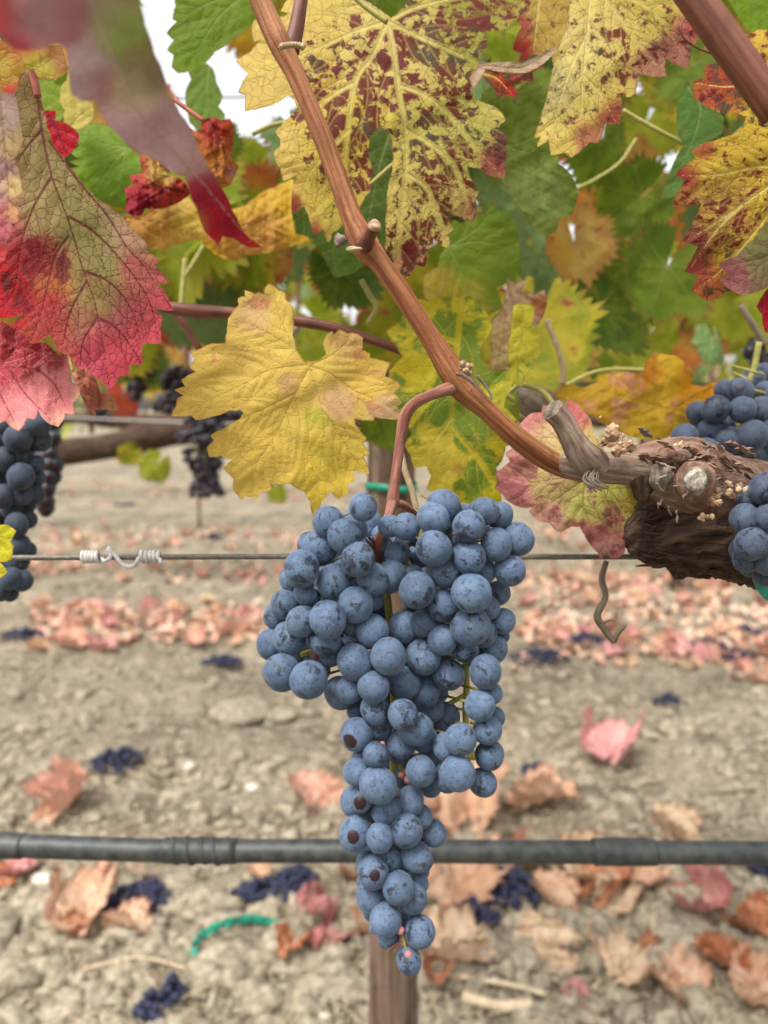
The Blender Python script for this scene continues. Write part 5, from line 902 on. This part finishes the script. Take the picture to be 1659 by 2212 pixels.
for k in range(61):
    t = k / 60; a = 2 * math.pi * 4.0 * t; c = P(1290 + 110 * t, hv(1290 + 110 * t), ZH); pts.append(c + Vector((0, math.cos(a), math.sin(a))) * px(25, ZH))
tube('joint', pts, px(4.0, ZH), M['hose'], hose, ns=8, n=3, flat=.5)
tube('sleeve', path([(1282,1840),(1350,1840),(1415,1841)], ZH), [px(q, ZH) for q in (28, 28.5, 27.5)], M['hose'], hose, ns=32)
tube('sleeve', path([(-60,1825),(0,1826),(50,1828)], ZH), [px(q, ZH) for q in (27, 27, 26)], M['hose'], hose, ns=32)
# stake behind the bunch
base, _ = G(852, 2330); yS = 0.62
def at_y(u, v, y):
    d = P(u, v, 1.0) - Vector((0, 0, CAM_H)); return Vector((0, 0, CAM_H)) + d * (y / d.y)
top = at_y(843, 905, yS); mid = at_y(845, 1050, yS); bt = at_y(853, 2212, yS); xb = bt.x; xt = mid.x
stake = empty('wooden_stake', (xb, yS, 0), 'weathered brown wooden stake rising from the soil behind the central bunch', 'stake')
tube('post', [(xb, yS, -.05), (xb, yS, .15), (xb * .6 + xt * .4, yS, .4), (xt, yS, .75), (xt, yS, .93)], [.0235, .0235, .022, .020, .019], M['stake'], stake, ns=64, n=40, rough=0.07, rs=60, ridges=19)
def ribbon(pts, w, th, mat, name, parent=None, up=(0, 0, 1), wob=0.0):
    c = spline([list(q) for q in pts], 8); t = np.gradient(c, axis=0); t /= np.linalg.norm(t, axis=1)[:, None]; vs = []; rr = random.Random(3)
    for i in range(len(c)):
        a = np.array(up, float) + np.array([rr.gauss(0, wob), rr.gauss(0, wob), rr.gauss(0, wob)]); a -= t[i] * a.dot(t[i]); a /= np.linalg.norm(a); b_ = np.cross(t[i], a)
        vs += [c[i] - a * w / 2 - b_ * th, c[i] + a * w / 2 - b_ * th, c[i] + a * w / 2 + b_ * th, c[i] - a * w / 2 + b_ * th]
    fs = []
    for i in range(len(c) - 1):
        for q in range(4): fs.append((i*4+q, i*4+(q+1) % 4, i*4+4+(q+1) % 4, i*4+4+q))
    fs += [(0, 1, 2, 3), tuple(range(len(vs)-4, len(vs)))[::-1]]
    return obj(name, vs, fs, mat, parent, attrs={'tc': np.array(vs)})
hz = at_y(845, 1050, yS).z
o = ribbon([(xt + .0215 * math.cos(a), yS + .0215 * math.sin(a), hz + .0012 * math.sin(2 * a)) for a in np.linspace(-3.3, 3.3, 22) - 1.4],   .0062, .0004, M['tape'], 'plant_tie'); props(o, 'green plastic tie wrapped round the wooden stake', 'plant tie')
o = ribbon(path([(1648,1240),(1652,1255),(1665,1275),(1690,1290)], .285), .008, .0004, M['tape'], 'plant_tie', up=(1, 0, .3)); props(o, 'green plastic tie at the right edge under the bunch', 'plant tie')
w2 = tube('trellis_wire', path([(250,215),(450,212),(700,203),(1000,200)], .75), .0008, M['hose'], None, ns=8); props(w2, 'thin catch wire high in the leaves, seen against the sky gaps', 'wire')
w3 = tube('trellis_wire', path([(1000,826),(1200,832),(1330,828),(1700,834)], .62), .0012, M['hose'], None, ns=8); props(w3, 'thin dark wire in the green leaves right of the cane', 'wire')

# ------------------------------------------------------------------ the ground
def hnoise(x, y):
    p = np.stack([x, y, x * 0], 1); h = 0.018 * fbm(p, 2.2, 2) + 0.013 * fbm(p + 3, 9, 3) + 0.012 * fbm(p + 9, 34, 3)
    b_ = fbm(p + 31, 60, 3); return h + 0.005 * np.maximum(0, b_) ** .7 * 1.2
def ground_mat():
    m, nt = newmat('dry_soil'); b = NB(nt); tc = b.n('TexCoord').outputs['Object']
    n1 = b.noise(tc, 3.0, 6, 0.65); n2 = b.noise(tc, 26.0, 6, 0.7); n3 = b.noise(tc, 140.0, 5, 0.7)
    col = b.mix(b.ss(n1, .38, .62), (0.145, 0.118, 0.080), (0.31, 0.258, 0.185)); col = b.mix(b.m('MULTIPLY', b.ss(n2, .48, .62), .6), col, (0.48, 0.42, 0.32)); col = b.mix(b.m('MULTIPLY', b.ss(n3, .50, .62), .6), col, (0.12, 0.105, 0.072))
    vo = b.n('TexVoronoi', {'Vector': tc, 'Scale': 55.0}); cr_ = b.n('SeparateColor', {'Color': vo.outputs['Color']}).outputs[0]
    bits = b.m('MULTIPLY', b.m('SUBTRACT', 1.0, b.ss(vo.outputs['Distance'], .15, .4)), b.ss(cr_, .8, .84)); col = b.mix(b.m('MULTIPLY', bits, .6), col, (0.52, 0.44, 0.33))
    b.out(b.pri(col, 0.95, 0.1, b.m('ADD', n2, b.m('MULTIPLY', n3, .5)), 1.0, 0.012)); return m
M['soil'] = ground_mat()
M['clod'] = mat_plain('clod', (0.165, 0.135, 0.09), (0.42, 0.36, 0.27), 60, 0.95, 0.1, 1.0, 0.006, 7)
ys = np.concatenate([np.linspace(.75, 2.6, 330), np.geomspace(2.62, 9, 170)]); nx = 300; rows = []
t = np.linspace(-1, 1, nx)
X = t[None, :] * (0.9 + ys[:, None] * 0.62); Y = np.repeat(ys[:, None], nx, 1); Zg = hnoise(X.ravel(), Y.ravel())
# the near strip under the vine lies a little higher and smoother
Zg = Zg + 0.0
fx = np.minimum(1, np.minimum((1 - np.abs(t))[None, :] * 12, np.minimum((ys - .75) * 10, (9 - ys) * 2)[:, None])).ravel(); fx = np.clip(fx, 0, 1)
Vg = np.stack([X.ravel(), Y.ravel(), Zg * fx], 1); ii = np.arange(len(ys) - 1)[:, None] * nx; jj = np.arange(nx - 1)[None, :]
Fg = np.stack([ii + jj, ii + jj + 1, ii + nx + jj + 1, ii + nx + jj], -1).reshape(-1, 4)
g1 = obj('ground', Vg, Fg, M['soil'], origin=(0, 0, 0)); props(g1, 'dry pale brown cloddy vineyard soil', kind='structure')
far = obj('ground', [(-300, -60, -.03), (300, -60, -.03), (300, 300, -.03), (-300, 300, -.03)], [(0, 1, 2, 3)], M['soil'], origin=(0, 0, 0)); props(far, 'flat soil running out to the horizon', kind='structure')
def gz(x, y): return float(hnoise(np.array([x]), np.array([y]))[0])
# clods and crumbs
j = Join(); rc = random.Random(12); vs = []; fs = []; nb = 0; v1, f1 = ICO[1]; v2, f2 = ICO[2]
for k in range(14000):
    y = .85 + 5.0 * rc.random() ** 2.2; x = rc.uniform(-1, 1) * (.15 + y * .58); s = min(.028, .003 + .005 * rc.expovariate(1)) * (1.0 if y > 1.3 or y < 1.05 else 1.35)
    vv, ff = (v2, f2) if s > .007 else (v1, f1)
    d = vv * (1 + .28 * np.sin(vv[:, [1]] * 4 + k) + .22 * np.cos(vv[:, [0]] * 6 + k * 2) + .12 * np.sin(vv[:, [2]] * 9 + k)) * s * np.array([rc.uniform(.8, 1.4), rc.uniform(.8, 1.3), rc.uniform(.5, .9)])
    vs.append(d + np.array([x, y, 0])); fs.append(ff + nb); nb += len(vv)
VS = np.concatenate(vs); ctr = np.concatenate([np.tile(q.mean(0), (len(q), 1)) for q in vs]); VS[:, 2] += hnoise(ctr[:, 0], ctr[:, 1]) + .001
o = obj('soil_clods', VS, np.concatenate(fs), M['clod'], origin=(0, 0, 0)); props(o, 'loose clods and crumbs of dry soil strewn over the ground', kind='stuff')
# straw bits
j = Join(); 
for k in range(700):
    y = .95 + 3.2 * rc.random() ** 1.8; x = rc.uniform(-1, 1) * (.15 + y * .56); a = rc.uniform(0, 3.14); L = rc.uniform(.012, .055); z = gz(x, y) + .006
    dx, dy = math.cos(a) * L, math.sin(a) * L; j.tube([(x - dx, y - dy, z), (x, y + rc.uniform(-.2, .2) * L, z + rc.uniform(.002, .012)), (x + dx, y + dy, z)], rc.uniform(.0005, .0012), ns=4, n=2)
o = j.build('straw', M['straw']); props(o, 'scattered straw and dry grass stems on the soil', kind='stuff')
# pebbles and slab
SIDE = lambda u: 'left' if u < 829 else 'right'
for u, v, w, lab in [(545,1700,16,'white pebble on the soil left of the lower bunch'),(1500,1886,18,'white pebble below the hose towards the right edge'),(1645,1908,16,'white pebble at the right edge below the hose'),(700,2208,14,'small pale pebble left of the stake foot'),(1460,2232,12,'pale pebble at the bottom edge'),(1215,2232,20,'white pebble low on the right'),(1130,1740,14,'pale pebble between two peach leaves'),(865,2225,10,'pebble by the stake'),(95,1912,26,'cream pebble under the pink leaf at the left'),(410,1660,14,'cream pebble above the hose at the left')]:
    if v > 2212: continue
    c, t_ = G(u, v); vv, ff = ICO[3]; s = w / F * t_ * 1.0
    o = obj('pebble', vv * (1 + .14 * fbm(vv + u, 1.5, 2))[:, None] * s * [1, .8, .6] + np.array([c.x, c.y, gz(c.x, c.y) + s * .4]), ff, M['pebble']); props(o, lab, 'pebble')
for u, v, w, lab in [(520,1548,72,'flat cream slab of dry soil left of the bunch'),(600,1552,40,'smaller cream slab touching the flat slab')]:
    c, t_ = G(u, v); vv, ff = ICO[3]; s = w / F * t_
    o = obj('flat_stone', vv * (1 + .1 * fbm(vv + u, 1.2, 2))[:, None] * s * [1, .9, .22] + np.array([c.x, c.y, gz(c.x, c.y) + .012]), ff, M['clod']); props(o, lab, 'stone')
# big clods
for u, v, w, lab in [(75,1960,75,'broad grey clod at the left edge below the hose'),(620,2035,95,'large round clod under the green tape'),(1085,1900,34,'clod below the hose right of the bunch'),(1170,1955,34,'clod between the fallen bunch and rust leaves'),(600,1845,40,'clod just under the hose left of the bunch'),(1130,2090,60,'grey clod among the peach leaves at the bottom'),(1650,2060,60,'clod at the right edge beside the orange leaf'),(930,1720,34,'clod beside the bunch tip'),(1260,1700,40,'round clod above the hose right of the peach leaves'),(360,1830,30,'clod behind the hose at the left'),(1420,1990,44,'grey clod behind the curled tan leaf'),(1500,2030,34,'small clod near the mauve leaf'),(200,1770,30,'clod behind the hose near the left edge')]:
    c, t_ = G(u, v); vv, ff = ICO[4]; s = w / F * t_ * .62
    o = obj('soil_clod', vv * (1 + .26 * fbm(vv + u, 1.6, 4) + .09 * fbm(vv + u, 7, 3))[:, None] * s * [1, .9, .62] + np.array([c.x, c.y, gz(c.x, c.y) + s * .22]), ff, M['clod']); props(o, lab, 'clod')

# fallen leaves near the camera: u, v, width px, colour, flatten, label
def fallen(u, v, w, c, lab, rz=None, seed=0, lift=.012, tilt=.35, grp=None, el=(1, 1)):
    rr = random.Random(int(u * 7 + v * 13 + seed)); p, t_ = G(u, v, lift); s = w / F * t_ * .76
    o = put_leaf(rr.choice(DL), FM[c], (p.x, p.y, gz(p.x, p.y) + lift + s * .15), Euler((rr.gauss(.15, tilt), rr.gauss(0, tilt), rz if rz is not None else rr.uniform(-3.1, 3.1))), s, None, 'fallen_leaf', (s * el[0], s * el[1], s))
    props(o, lab, 'fallen leaf', grp); return o
for u, v, w, c, lab in [(170,2000,150,'peach','large peach dead leaf lying on clods at the lower left'),(262,2012,100,'peach','orange peach curled leaf touching the large peach leaf'),(232,1915,110,'salmon','pinkish forked dead leaf below the hose at the left'),(50,1885,80,'pink','bright pink dead leaf under the hose near the left edge'),(12,1905,70,'rust','brown dead leaf at the left edge below the hose'),
   (700,2000,190,'mauve','big mauve pink crumpled leaf left of the stake'),(640,2050,90,'rust','rusty leaf end under the mauve leaf'),(790,2020,100,'peach','peach leaf touching the stake'),(950,1930,170,'peach','tall peach leaf right of the bunch tip'),(960,2060,150,'tan','tan leaf behind the stake on the right'),(1240,1890,140,'tan','cream curled leaf atop the rusty heap below the hose'),(1290,1925,130,'rust','rusty brown leaf in the heap below the hose'),
   (1180,1940,110,'peach','peach leaf on the left of the rusty heap'),(1345,1935,100,'tan','tan strip shaped leaf right of the rusty heap'),(1460,1870,110,'tan','cream leaf touching the hose from below at the right'),(1405,1915,90,'peach','peach leaf under the cream leaf at the right'),(1540,1975,130,'mauve','mauve dead leaf near the right edge'),(1620,2010,120,'rust','orange brown leaf at the right edge'),(1195,2060,140,'tan','long tan leaf standing between two twigs at the bottom'),(1245,2140,70,'mauve','purple tip lying below the long tan leaf'),
   (1290,2050,90,'tan','curled tan leaf roll near the bottom right'),(1345,2120,130,'tan','pointed tan leaf below the curled roll'),(1450,2130,120,'peach','peach crumpled leaf near the bottom right'),(1545,2110,130,'rust','ginger curled leaf near the bottom right corner'),(1600,2175,120,'peach','peach leaf in the bottom right corner'),(660,1715,120,'salmon','salmon leaf left of the bunch above the hose'),(1010,1770,190,'peach','broad peach leaf just behind the bunch tip above the hose'),(1150,1740,140,'peach','upright peach leaf above the hose right of the bunch'),
   (940,1760,90,'salmon','salmon leaf half hidden by the bunch'),(1440,1800,110,'tan','cream leaf resting just above the hose'),(1315,1648,140,'pink','cup shaped pink leaf alone on the soil at the right'),(170,1725,130,'salmon','salmon leaf above the hose at the left'),(120,1760,60,'peach','small peach leaf above the hose at the far left'),(730,1735,70,'salmon','small salmon leaf nearer the bunch'),(890,1905,80,'pink','pink leaf peeping beside the lower bunch'),(650,1900,60,'rust','rusty leaf behind the long fallen bunch'),(760,1905,70,'rust','brown leaf left of the bunch tip'),
   (560,1905,60,'peach','small peach leaf left of the long fallen bunch'),(930,2120,80,'rust','rust leaf scraps at the foot of the stake'),(1130,1855,90,'salmon','salmon leaf under the hose right of the bunch'),(1060,1850,70,'peach','small peach leaf under the hose'),(1395,2040,50,'rust','small red leaf bit by the grey clod'),(150,2020,60,'rust','brown underside of the large peach leaf'),(140,1395,70,'salmon','lone salmon leaf near the left fallen bunch'),(410,1390,60,'salmon','small salmon leaf at mid left'),(225,1405,60,'pink','pink leaf on bare soil at mid left')]:
    fallen(u, v, w, c, lab)
# litter in the strips between rows
rf = random.Random(77); cols = ['peach'] * 6 + ['salmon'] * 5 + ['pink'] * 3 + ['tan'] * 3
def strip(n, u0, u1, v0, v1, g, lab, slope=0, cl=None):
    for k in range(n):
        u = rf.uniform(u0, u1); v = rf.gauss((v0 + v1) / 2, (v1 - v0) / 4) + slope * (u - (u0 + u1) / 2); v = max(v, 985); c = rf.choice(cl or cols); p, t_ = G(u, v, .01); s = rf.uniform(.04, .068)
        o = put_leaf(rf.choice(DL), FM[c], (p.x, p.y, gz(p.x, p.y) + .014), Euler((rf.gauss(0, .35), rf.gauss(0, .35), rf.uniform(-3, 3))), s, None, 'fallen_leaf')
        eu = (u - u0) / (u1 - u0); ev = (v - v0 - slope * (u - (u0 + u1) / 2)) / (v1 - v0); q1 = ['leftmost', 'far left', 'left', 'left of centre', 'central', 'right of centre', 'right', 'far right', 'rightmost'][max(0, min(8, int(eu * 9)))]; q2 = 'back edge' if ev < .3 else 'front edge' if ev > .7 else 'back half' if ev < .5 else 'front half'
        nm = {'peach': 'peach', 'salmon': 'salmon', 'pink': 'pink', 'tan': 'tan', 'rust': 'rusty'}[c]
        props(o, f'{nm} leaf {lab}, {q1}, {q2}', 'fallen leaf', f'{nm} leaves {lab}')
strip(62, 60, 640, 1295, 1390, 'a', 'in the litter left of the bunch'); strip(40, 1100, 1420, 1210, 1320, 'b', 'in the litter right of the bunch'); strip(62, 1120, 1680, 1330, 1450, 'c', 'in the broad right litter', .08)
strip(26, 1350, 1700, 1230, 1330, 'd', 'in litter below the gnarled arm'); strip(30, -20, 700, 1195, 1260, 'e', 'in litter just under the wire'); strip(30, 0, 700, 1135, 1190, 'f', 'in litter just above the wire'); strip(22, 100, 800, 1030, 1100, 'g', 'in litter under the far arm'); strip(12, 1130, 1350, 1130, 1190, 'h', 'in litter beneath the mauve leaf')

rl = np.random.default_rng(5)
def litter(nm_, mat, regions, n):
    vs = []; fs = []; nb = 0
    g0 = np.array([(0, 0), (.55, -.15), (.8, .25), (.35, .45), (.3, .9), (-.1, .6), (-.5, .85), (-.45, .3), (-.85, .1), (-.4, -.2)]); F0 = np.array([(0, i, i + 1) for i in range(1, 9)])
    for k in range(n):
        u0, u1, v0, v1 = regions[k % len(regions)]; u = rl.uniform(u0, u1); v = rl.uniform(v0, v1); p, t_ = G(u, v, .01); s = rl.uniform(.02, .045)
        q = g0 * (1 + rl.normal(0, .12, g0.shape)); w = np.concatenate([q, (rl.normal(0, .22, len(q)) + .5 * q[:, 0] ** 2)[:, None]], 1) @ np.array(Euler((rl.normal(0, .3), rl.normal(0, .3), rl.uniform(-3, 3))).to_matrix()).T * s
        vs.append(w + np.array([p.x, p.y, gz(p.x, p.y) + .012])); fs.append(F0 + nb); nb += len(q)
    V_ = np.concatenate(vs); o = obj('leaf_litter', V_, np.concatenate(fs), mat, origin=(0, 0, 0)); props(o, nm_, kind='stuff')
RG = [(60, 640, 1300, 1385), (60, 640, 1315, 1370), (1100, 1420, 1215, 1320), (1120, 1680, 1340, 1445), (1140, 1680, 1300, 1400), (-20, 700, 1205, 1255), (0, 700, 1140, 1190), (1350, 1700, 1235, 1330), (100, 800, 1035, 1095)]
for nm_, c_ in (('peach coloured broken leaf bits filling the litter bands', (.64, .42, .29)), ('salmon pink broken leaf bits filling the litter bands', (.62, .34, .26)), ('pale tan leaf bits in the litter bands', (.64, .46, .35))):
    litter(nm_, mat_plain('litter_bits', tuple(q * .85 for q in c_), c_, 30, .8, .15), RG, 330)
# fallen bunches
def fallen_bunch(u, v, w, h, lab, seed):
    rr = random.Random(seed); c, t_ = G(u, v, .01); root = empty('fallen_bunch', (c.x, c.y, gz(c.x, c.y)), lab, 'grapes'); w *= 1.15; h *= 1.15; a = w / F * t_ * .52; d = h / F * t_ * .52 * 1.5; nn = int(max(10, min(95, a * d / (.0062 ** 2) * 1.9)))
    for k in range(nn):
        q = rr.random() ** .62; t = rr.uniform(0, 6.28); o = bpy.data.objects.new('berry', LOW); s = rr.uniform(.0058, .0080)
        place(o, (c.x + a * q * math.cos(t), c.y + d * q * math.sin(t), gz(c.x, c.y) + s + .008 + .034 * rr.random() * (1 - q) ** .7), root); o.scale = (s, s, s * .9); o.material_slots[0].link = 'OBJECT'; o.material_slots[0].material = M['fallen_berry']
    j = Join()
    for k in range(5): t = rr.uniform(0, 6.28); j.tube([(c.x, c.y, gz(c.x, c.y) + .012), (c.x + a * .7 * math.cos(t), c.y + d * .7 * math.sin(t), gz(c.x, c.y) + .018)], .0012, ns=5, n=2)
    j.build('stem', M['cane_dark'], root)
for k, (u, v, w, h, lab) in enumerate([(252,1648,95,55,'fallen dark bunch on bare soil at the left above the hose'),(300,1955,110,70,'fallen purple bunch behind the orange peach leaf'),(640,1905,80,60,'upper part of the long fallen bunch left of the hanging bunch'),(570,1935,110,34,'trailing part of the long fallen bunch'),(1100,1935,105,80,'large round fallen bunch right of the bunch tip'),(1025,1985,85,42,'smaller fallen bunch before the large round one'),
    (330,2190,60,40,'small fallen bunch at the bottom left'),(375,2160,44,30,'few fallen berries beside the bottom left bunch'),(52,1375,90,36,'fallen bunch at the left end of the litter band'),(480,1437,76,20,'fallen dark bunch on bare soil left of the hanging bunch'),(1165,1430,110,60,'purple fallen bunch right of the hanging bunch'),(1530,1400,70,44,'dark fallen bunch in the right litter band'),(1590,1425,60,26,'small dark bunch next to the one in the right litter band'),
    (1155,1678,60,18,'small purple fallen bunch beside the hanging bunch'),(1175,1535,0,0,''),(1440,1533,50,16,'tiny fallen bunch on bare soil at the right'),(1645,1890,40,30,'fallen bunch at the right edge under the hose'),(1610,1355,60,24,'fallen bunch near the right edge in the litter'),(275,1092,55,20,'far fallen bunch under the far arm'),(480,1470,0,0,''),(805,2090,0,0,''),(460,1165,40,12,'far fallen bunch near the wire tie'),(1270,1395,70,24,'dark bunch in the litter left of the hanging tendril')]):
    if w: fallen_bunch(u, v, w, h, lab, 300 + k)
# twigs and tape on the ground
def gpt(u, v, h=.012): p, t_ = G(u, v, h); return (p.x, p.y, gz(p.x, p.y) + h)
for pts, r_, lab, m_ in [([(265,1888),(330,1890),(400,1920),(460,1940)],.005,'thick grey brown twig below the hose at the left','twig'),([(880,2090),(960,2100),(1100,2130),(1180,2150)],.004,'pale twig right of the stake','straw'),([(1000,2150),(1080,2170),(1150,2175)],.008,'pale dead stick at the bottom right of the stake','straw'),([(1160,2190),(1230,2170),(1300,2110)],.003,'thin twig behind the long tan leaf','straw'),([(1100,2030),(1220,2050),(1330,2100)],.0035,'brown twig crossing behind the tan leaves','twig'),
    ([(180,2100),(300,2085),(420,2100)],.002,'thin dry stalk at the lower left','straw'),([(1480,2180),(1659,2180),(1750,2185)],.003,'grey twig at the bottom right','twig'),([(1330,2060),(1400,2050),(1410,2000),(1395,1985)],.003,'curved stalk by the grey clod','straw'),([(560,1975),(620,1950),(700,1935)],.0025,'pale stalk along the long fallen bunch','straw')]:
    o = tube('twig', [gpt(*q) for q in pts], r_, M[m_ if m_ == 'twig' else 'straw'], None, ns=10, rough=.12, rs=150); props(o, lab, 'twig')
o = ribbon([gpt(417,2072,.006), gpt(424,2040,.02), gpt(445,2015,.03), gpt(490,1992,.035), gpt(550,1978,.03), gpt(600,1982,.02), gpt(632,1995,.008)], .016, .0004, M['tape'], 'plastic_tape', up=(.3, .6, 1), wob=.35); props(o, 'crinkled strip of green plastic tape arching over a clod', 'plastic tape')

# ------------------------------------------------------------------ the rows behind
def back_vine(x, y, label, n, seed, hi=1.75, lo=.80, group=None, stake=True, arm=True, span=.8, size=(.045, .065), palette=None, arm_r=.03, trunk=True):
    rr = random.Random(seed); root = empty('grapevine', (x, y, 0), label, 'grapevine', group); hA = .84
    if trunk: tube('trunk', [(x, y, -.03), (x + .01, y, .3), (x - .02, y, .6), (x, y, hA)], [.03, .024, .026, .034], M['bark'], root, ns=14, n=6, rough=.14, rs=60)
    if arm: tube('arm', [(x - span, y, hA + .03), (x - span * .5, y, hA - .01), (x, y, hA), (x + span * .5, y, hA + .015), (x + span, y, hA)], [arm_r * .8, arm_r, arm_r * 1.1, arm_r, arm_r * .8], M['bark'], root, ns=16, n=8, rough=.16, rs=50)
    for k in range(5):
        xx = x + rr.uniform(-span, span); tube('cane', [(xx, y, hA), (xx + rr.uniform(-.1, .1), y + rr.uniform(-.1, .1), hA + .4), (xx + rr.uniform(-.2, .2), y + rr.uniform(-.1, .1), hi - .1)], [.006, .005, .003], M['cane_dark'], root, ns=8, n=4)
    for k in range(n):
        z = lo + (hi - lo) * rr.random() ** .9; X_ = x + rr.uniform(-span, span) * 1.05; Y_ = y + rr.gauss(0, .14)
        d = Vector((X_, Y_, z)) - Vector((0, 0, CAM_H)); zc = d.y * cP - d.z * sP; yc = d.y * sP + d.z * cP
        u = 829.5 + d.x / zc * F; v = 1106 - yc / zc * F; s = rr.uniform(*size)
        if not gap_ok(u, v, s / zc * F) or (z > 1.2 and v < 300 and 320 < u < 680): continue
        if v > 860 and rr.random() < .75: continue
        put_leaf(rr.choice(GL), GM[rr.choice(palette or pool)], (X_, Y_, z), face_rot(rr, .55), s, root)
    if stake:
        s_ = tube('wooden_stake', [(x + .05, y + .03, 0), (x + .05, y + .03, 1.0)], .014, M['stake'], None, ns=12, rough=.04, rs=40); props(s_, 'distant ' + label.replace('grapevine', 'wooden stake beside the grapevine'), 'stake')
LP = ['lime', 'yg', 'yellow', 'orange', 'green', 'green', 'teal', 'red', 'gold']
back_vine(-1.15, 1.8, 'grapevine of the next row with a bare dark arm at the left', 150, 1, span=1.0, hi=1.6, palette=LP, stake=False, arm=False, trunk=False)
fv = bpy.data.objects['grapevine.001']; tube('arm', path([(-260,1000),(-40,998),(130,978),(250,962),(330,938),(420,928),(520,915),(640,905)], 1.62), [px(q, 1.62) for q in (30,30,32,27,32,30,26,22)], M['bark'], fv, ns=20, n=8, rough=.16, rs=40)
back_vine(1.35, 1.85, 'grapevine of the next row behind the right side', 190, 2, span=1.2, hi=1.75, stake=False, arm=False, palette=pool + ['teal', 'lime', 'green'])
back_vine(.15, 1.9, 'grapevine of the next row hidden behind the yellow leaf and the cane', 120, 3, span=.7, hi=1.6, palette=LP + ['green', 'dark'], trunk=False, arm=False, stake=False)
k = 4
for y, xs in ((3.6, (-1.95, -.95, .08, 1.45, 2.5)), (5.4, (-2.75, -1.42, .15, 1.9, 3.1))):
    for x in xs:
        where = {3.6: 'third row', 5.4: 'fourth row'}[y]; side_ = 'at far left' if x < -1.8 else 'left of the yellow leaf' if x < -.5 else 'behind the bunch' if x < 1 else 'right of the bunch' if x < 2 else 'at far right'
        back_vine(x, y, f'blurred grapevine of the {where} {side_}', 110 if y < 4 else 80, k, span=.65, hi=1.95 if y < 4 else 2.0, lo=.95, stake=y > 4, trunk=x > 1 or x < -1.5 or abs(x) < .5, size=(.05, .08)); k += 1
ti = ribbon([(at_y(279, 965, 1.8).x + .002 * math.sin(a), 1.8 + .036 * math.cos(a), at_y(279, 965, 1.8).z + .036 * math.sin(a)) for a in np.linspace(0, 6.4, 22)], .018, .0006, M['tape'], 'plant_tie', up=(1, 0, 0)); props(ti, 'green plastic tie round the far arm at the left', 'plant tie')
tw2 = tube('trellis_wire', path([(-200,890),(150,902),(300,908),(520,916),(700,918)], 1.55), .0014, M['tie_wire'], None, ns=8); props(tw2, 'pale slack wire above the far arm at the left', 'wire')
# far rows as one mass of leaves each
for y, hh, nm in ((7.4, 2.0, 'fifth'), (10.5, 2.1, 'sixth')):
    rr = np.random.default_rng(int(y * 10)); nL = 2600; src = GL[0]; q = np.empty(len(src.vertices) * 3)
    V0 = np.array([(0, 0, 0), (.5, -.2, .05), (.25, -.75, .1), (0, -1, 0), (-.25, -.75, .1), (-.5, -.2, .05)]) ; F0 = np.array([(0, 1, 2), (0, 2, 3), (0, 3, 4), (0, 4, 5)])
    vs = []; fs = []
    for k in range(nL):
        e = Euler((math.pi / 2 + rr.normal(0, .6), rr.uniform(-1, 1), rr.normal(0, .7))).to_matrix(); s = rr.uniform(.07, .11)
        vs.append(V0 @ np.array(e).T * s + np.array([rr.uniform(-7, 7) * (y / 7), y + rr.normal(0, .2), .55 + (hh - .55) * rr.random() ** .8])); fs.append(F0 + 6 * k)
    o = obj('far_vine_row', np.concatenate(vs), np.concatenate(fs), M['far_' + nm] if 'far_' + nm in M else mat_plain('far_foliage', (0.11, 0.19, 0.035), (0.46, 0.36, 0.07), 2.5, .7, .2), origin=(0, y, 0)); props(o, f'leafy mass of the {nm} vine row far behind', kind='stuff')

for k in range(46):  # out-of-view upper canopy leaves, added to shade what hangs below
    rr_ = random.Random(900 + k); put_leaf(rr_.choice(GL), GM[rr_.choice(pool)], (rr_.uniform(-.7, .7), rr_.uniform(.3, .75), rr_.uniform(1.36, 1.75)), face_rot(rr_, .7), rr_.uniform(.05, .07), vine)
rr = np.random.default_rng(44); vs = []; fs = []  # unseen row behind the camera, added to block low light and deepen berry gaps
for k in range(3000):
    e = Euler((math.pi / 2 + rr.normal(0, .7), rr.uniform(-1, 1), rr.normal(0, .7))).to_matrix(); s_ = rr.uniform(.06, .09)
    vs.append(V0 @ np.array(e).T * s_ + np.array([rr.uniform(-4, 4), -1.35 + rr.normal(0, .16), .6 + 1.25 * rr.random() ** .9])); fs.append(np.array([(0, 1, 2), (0, 2, 3), (0, 3, 4), (0, 4, 5)]) + 6 * k)
o = obj('far_vine_row', np.concatenate(vs), np.concatenate(fs), bpy.data.materials['foliage_green'], origin=(0, -1.35, 0)); props(o, 'unseen leafy vine row added behind the photographer to cut low light', kind='stuff')
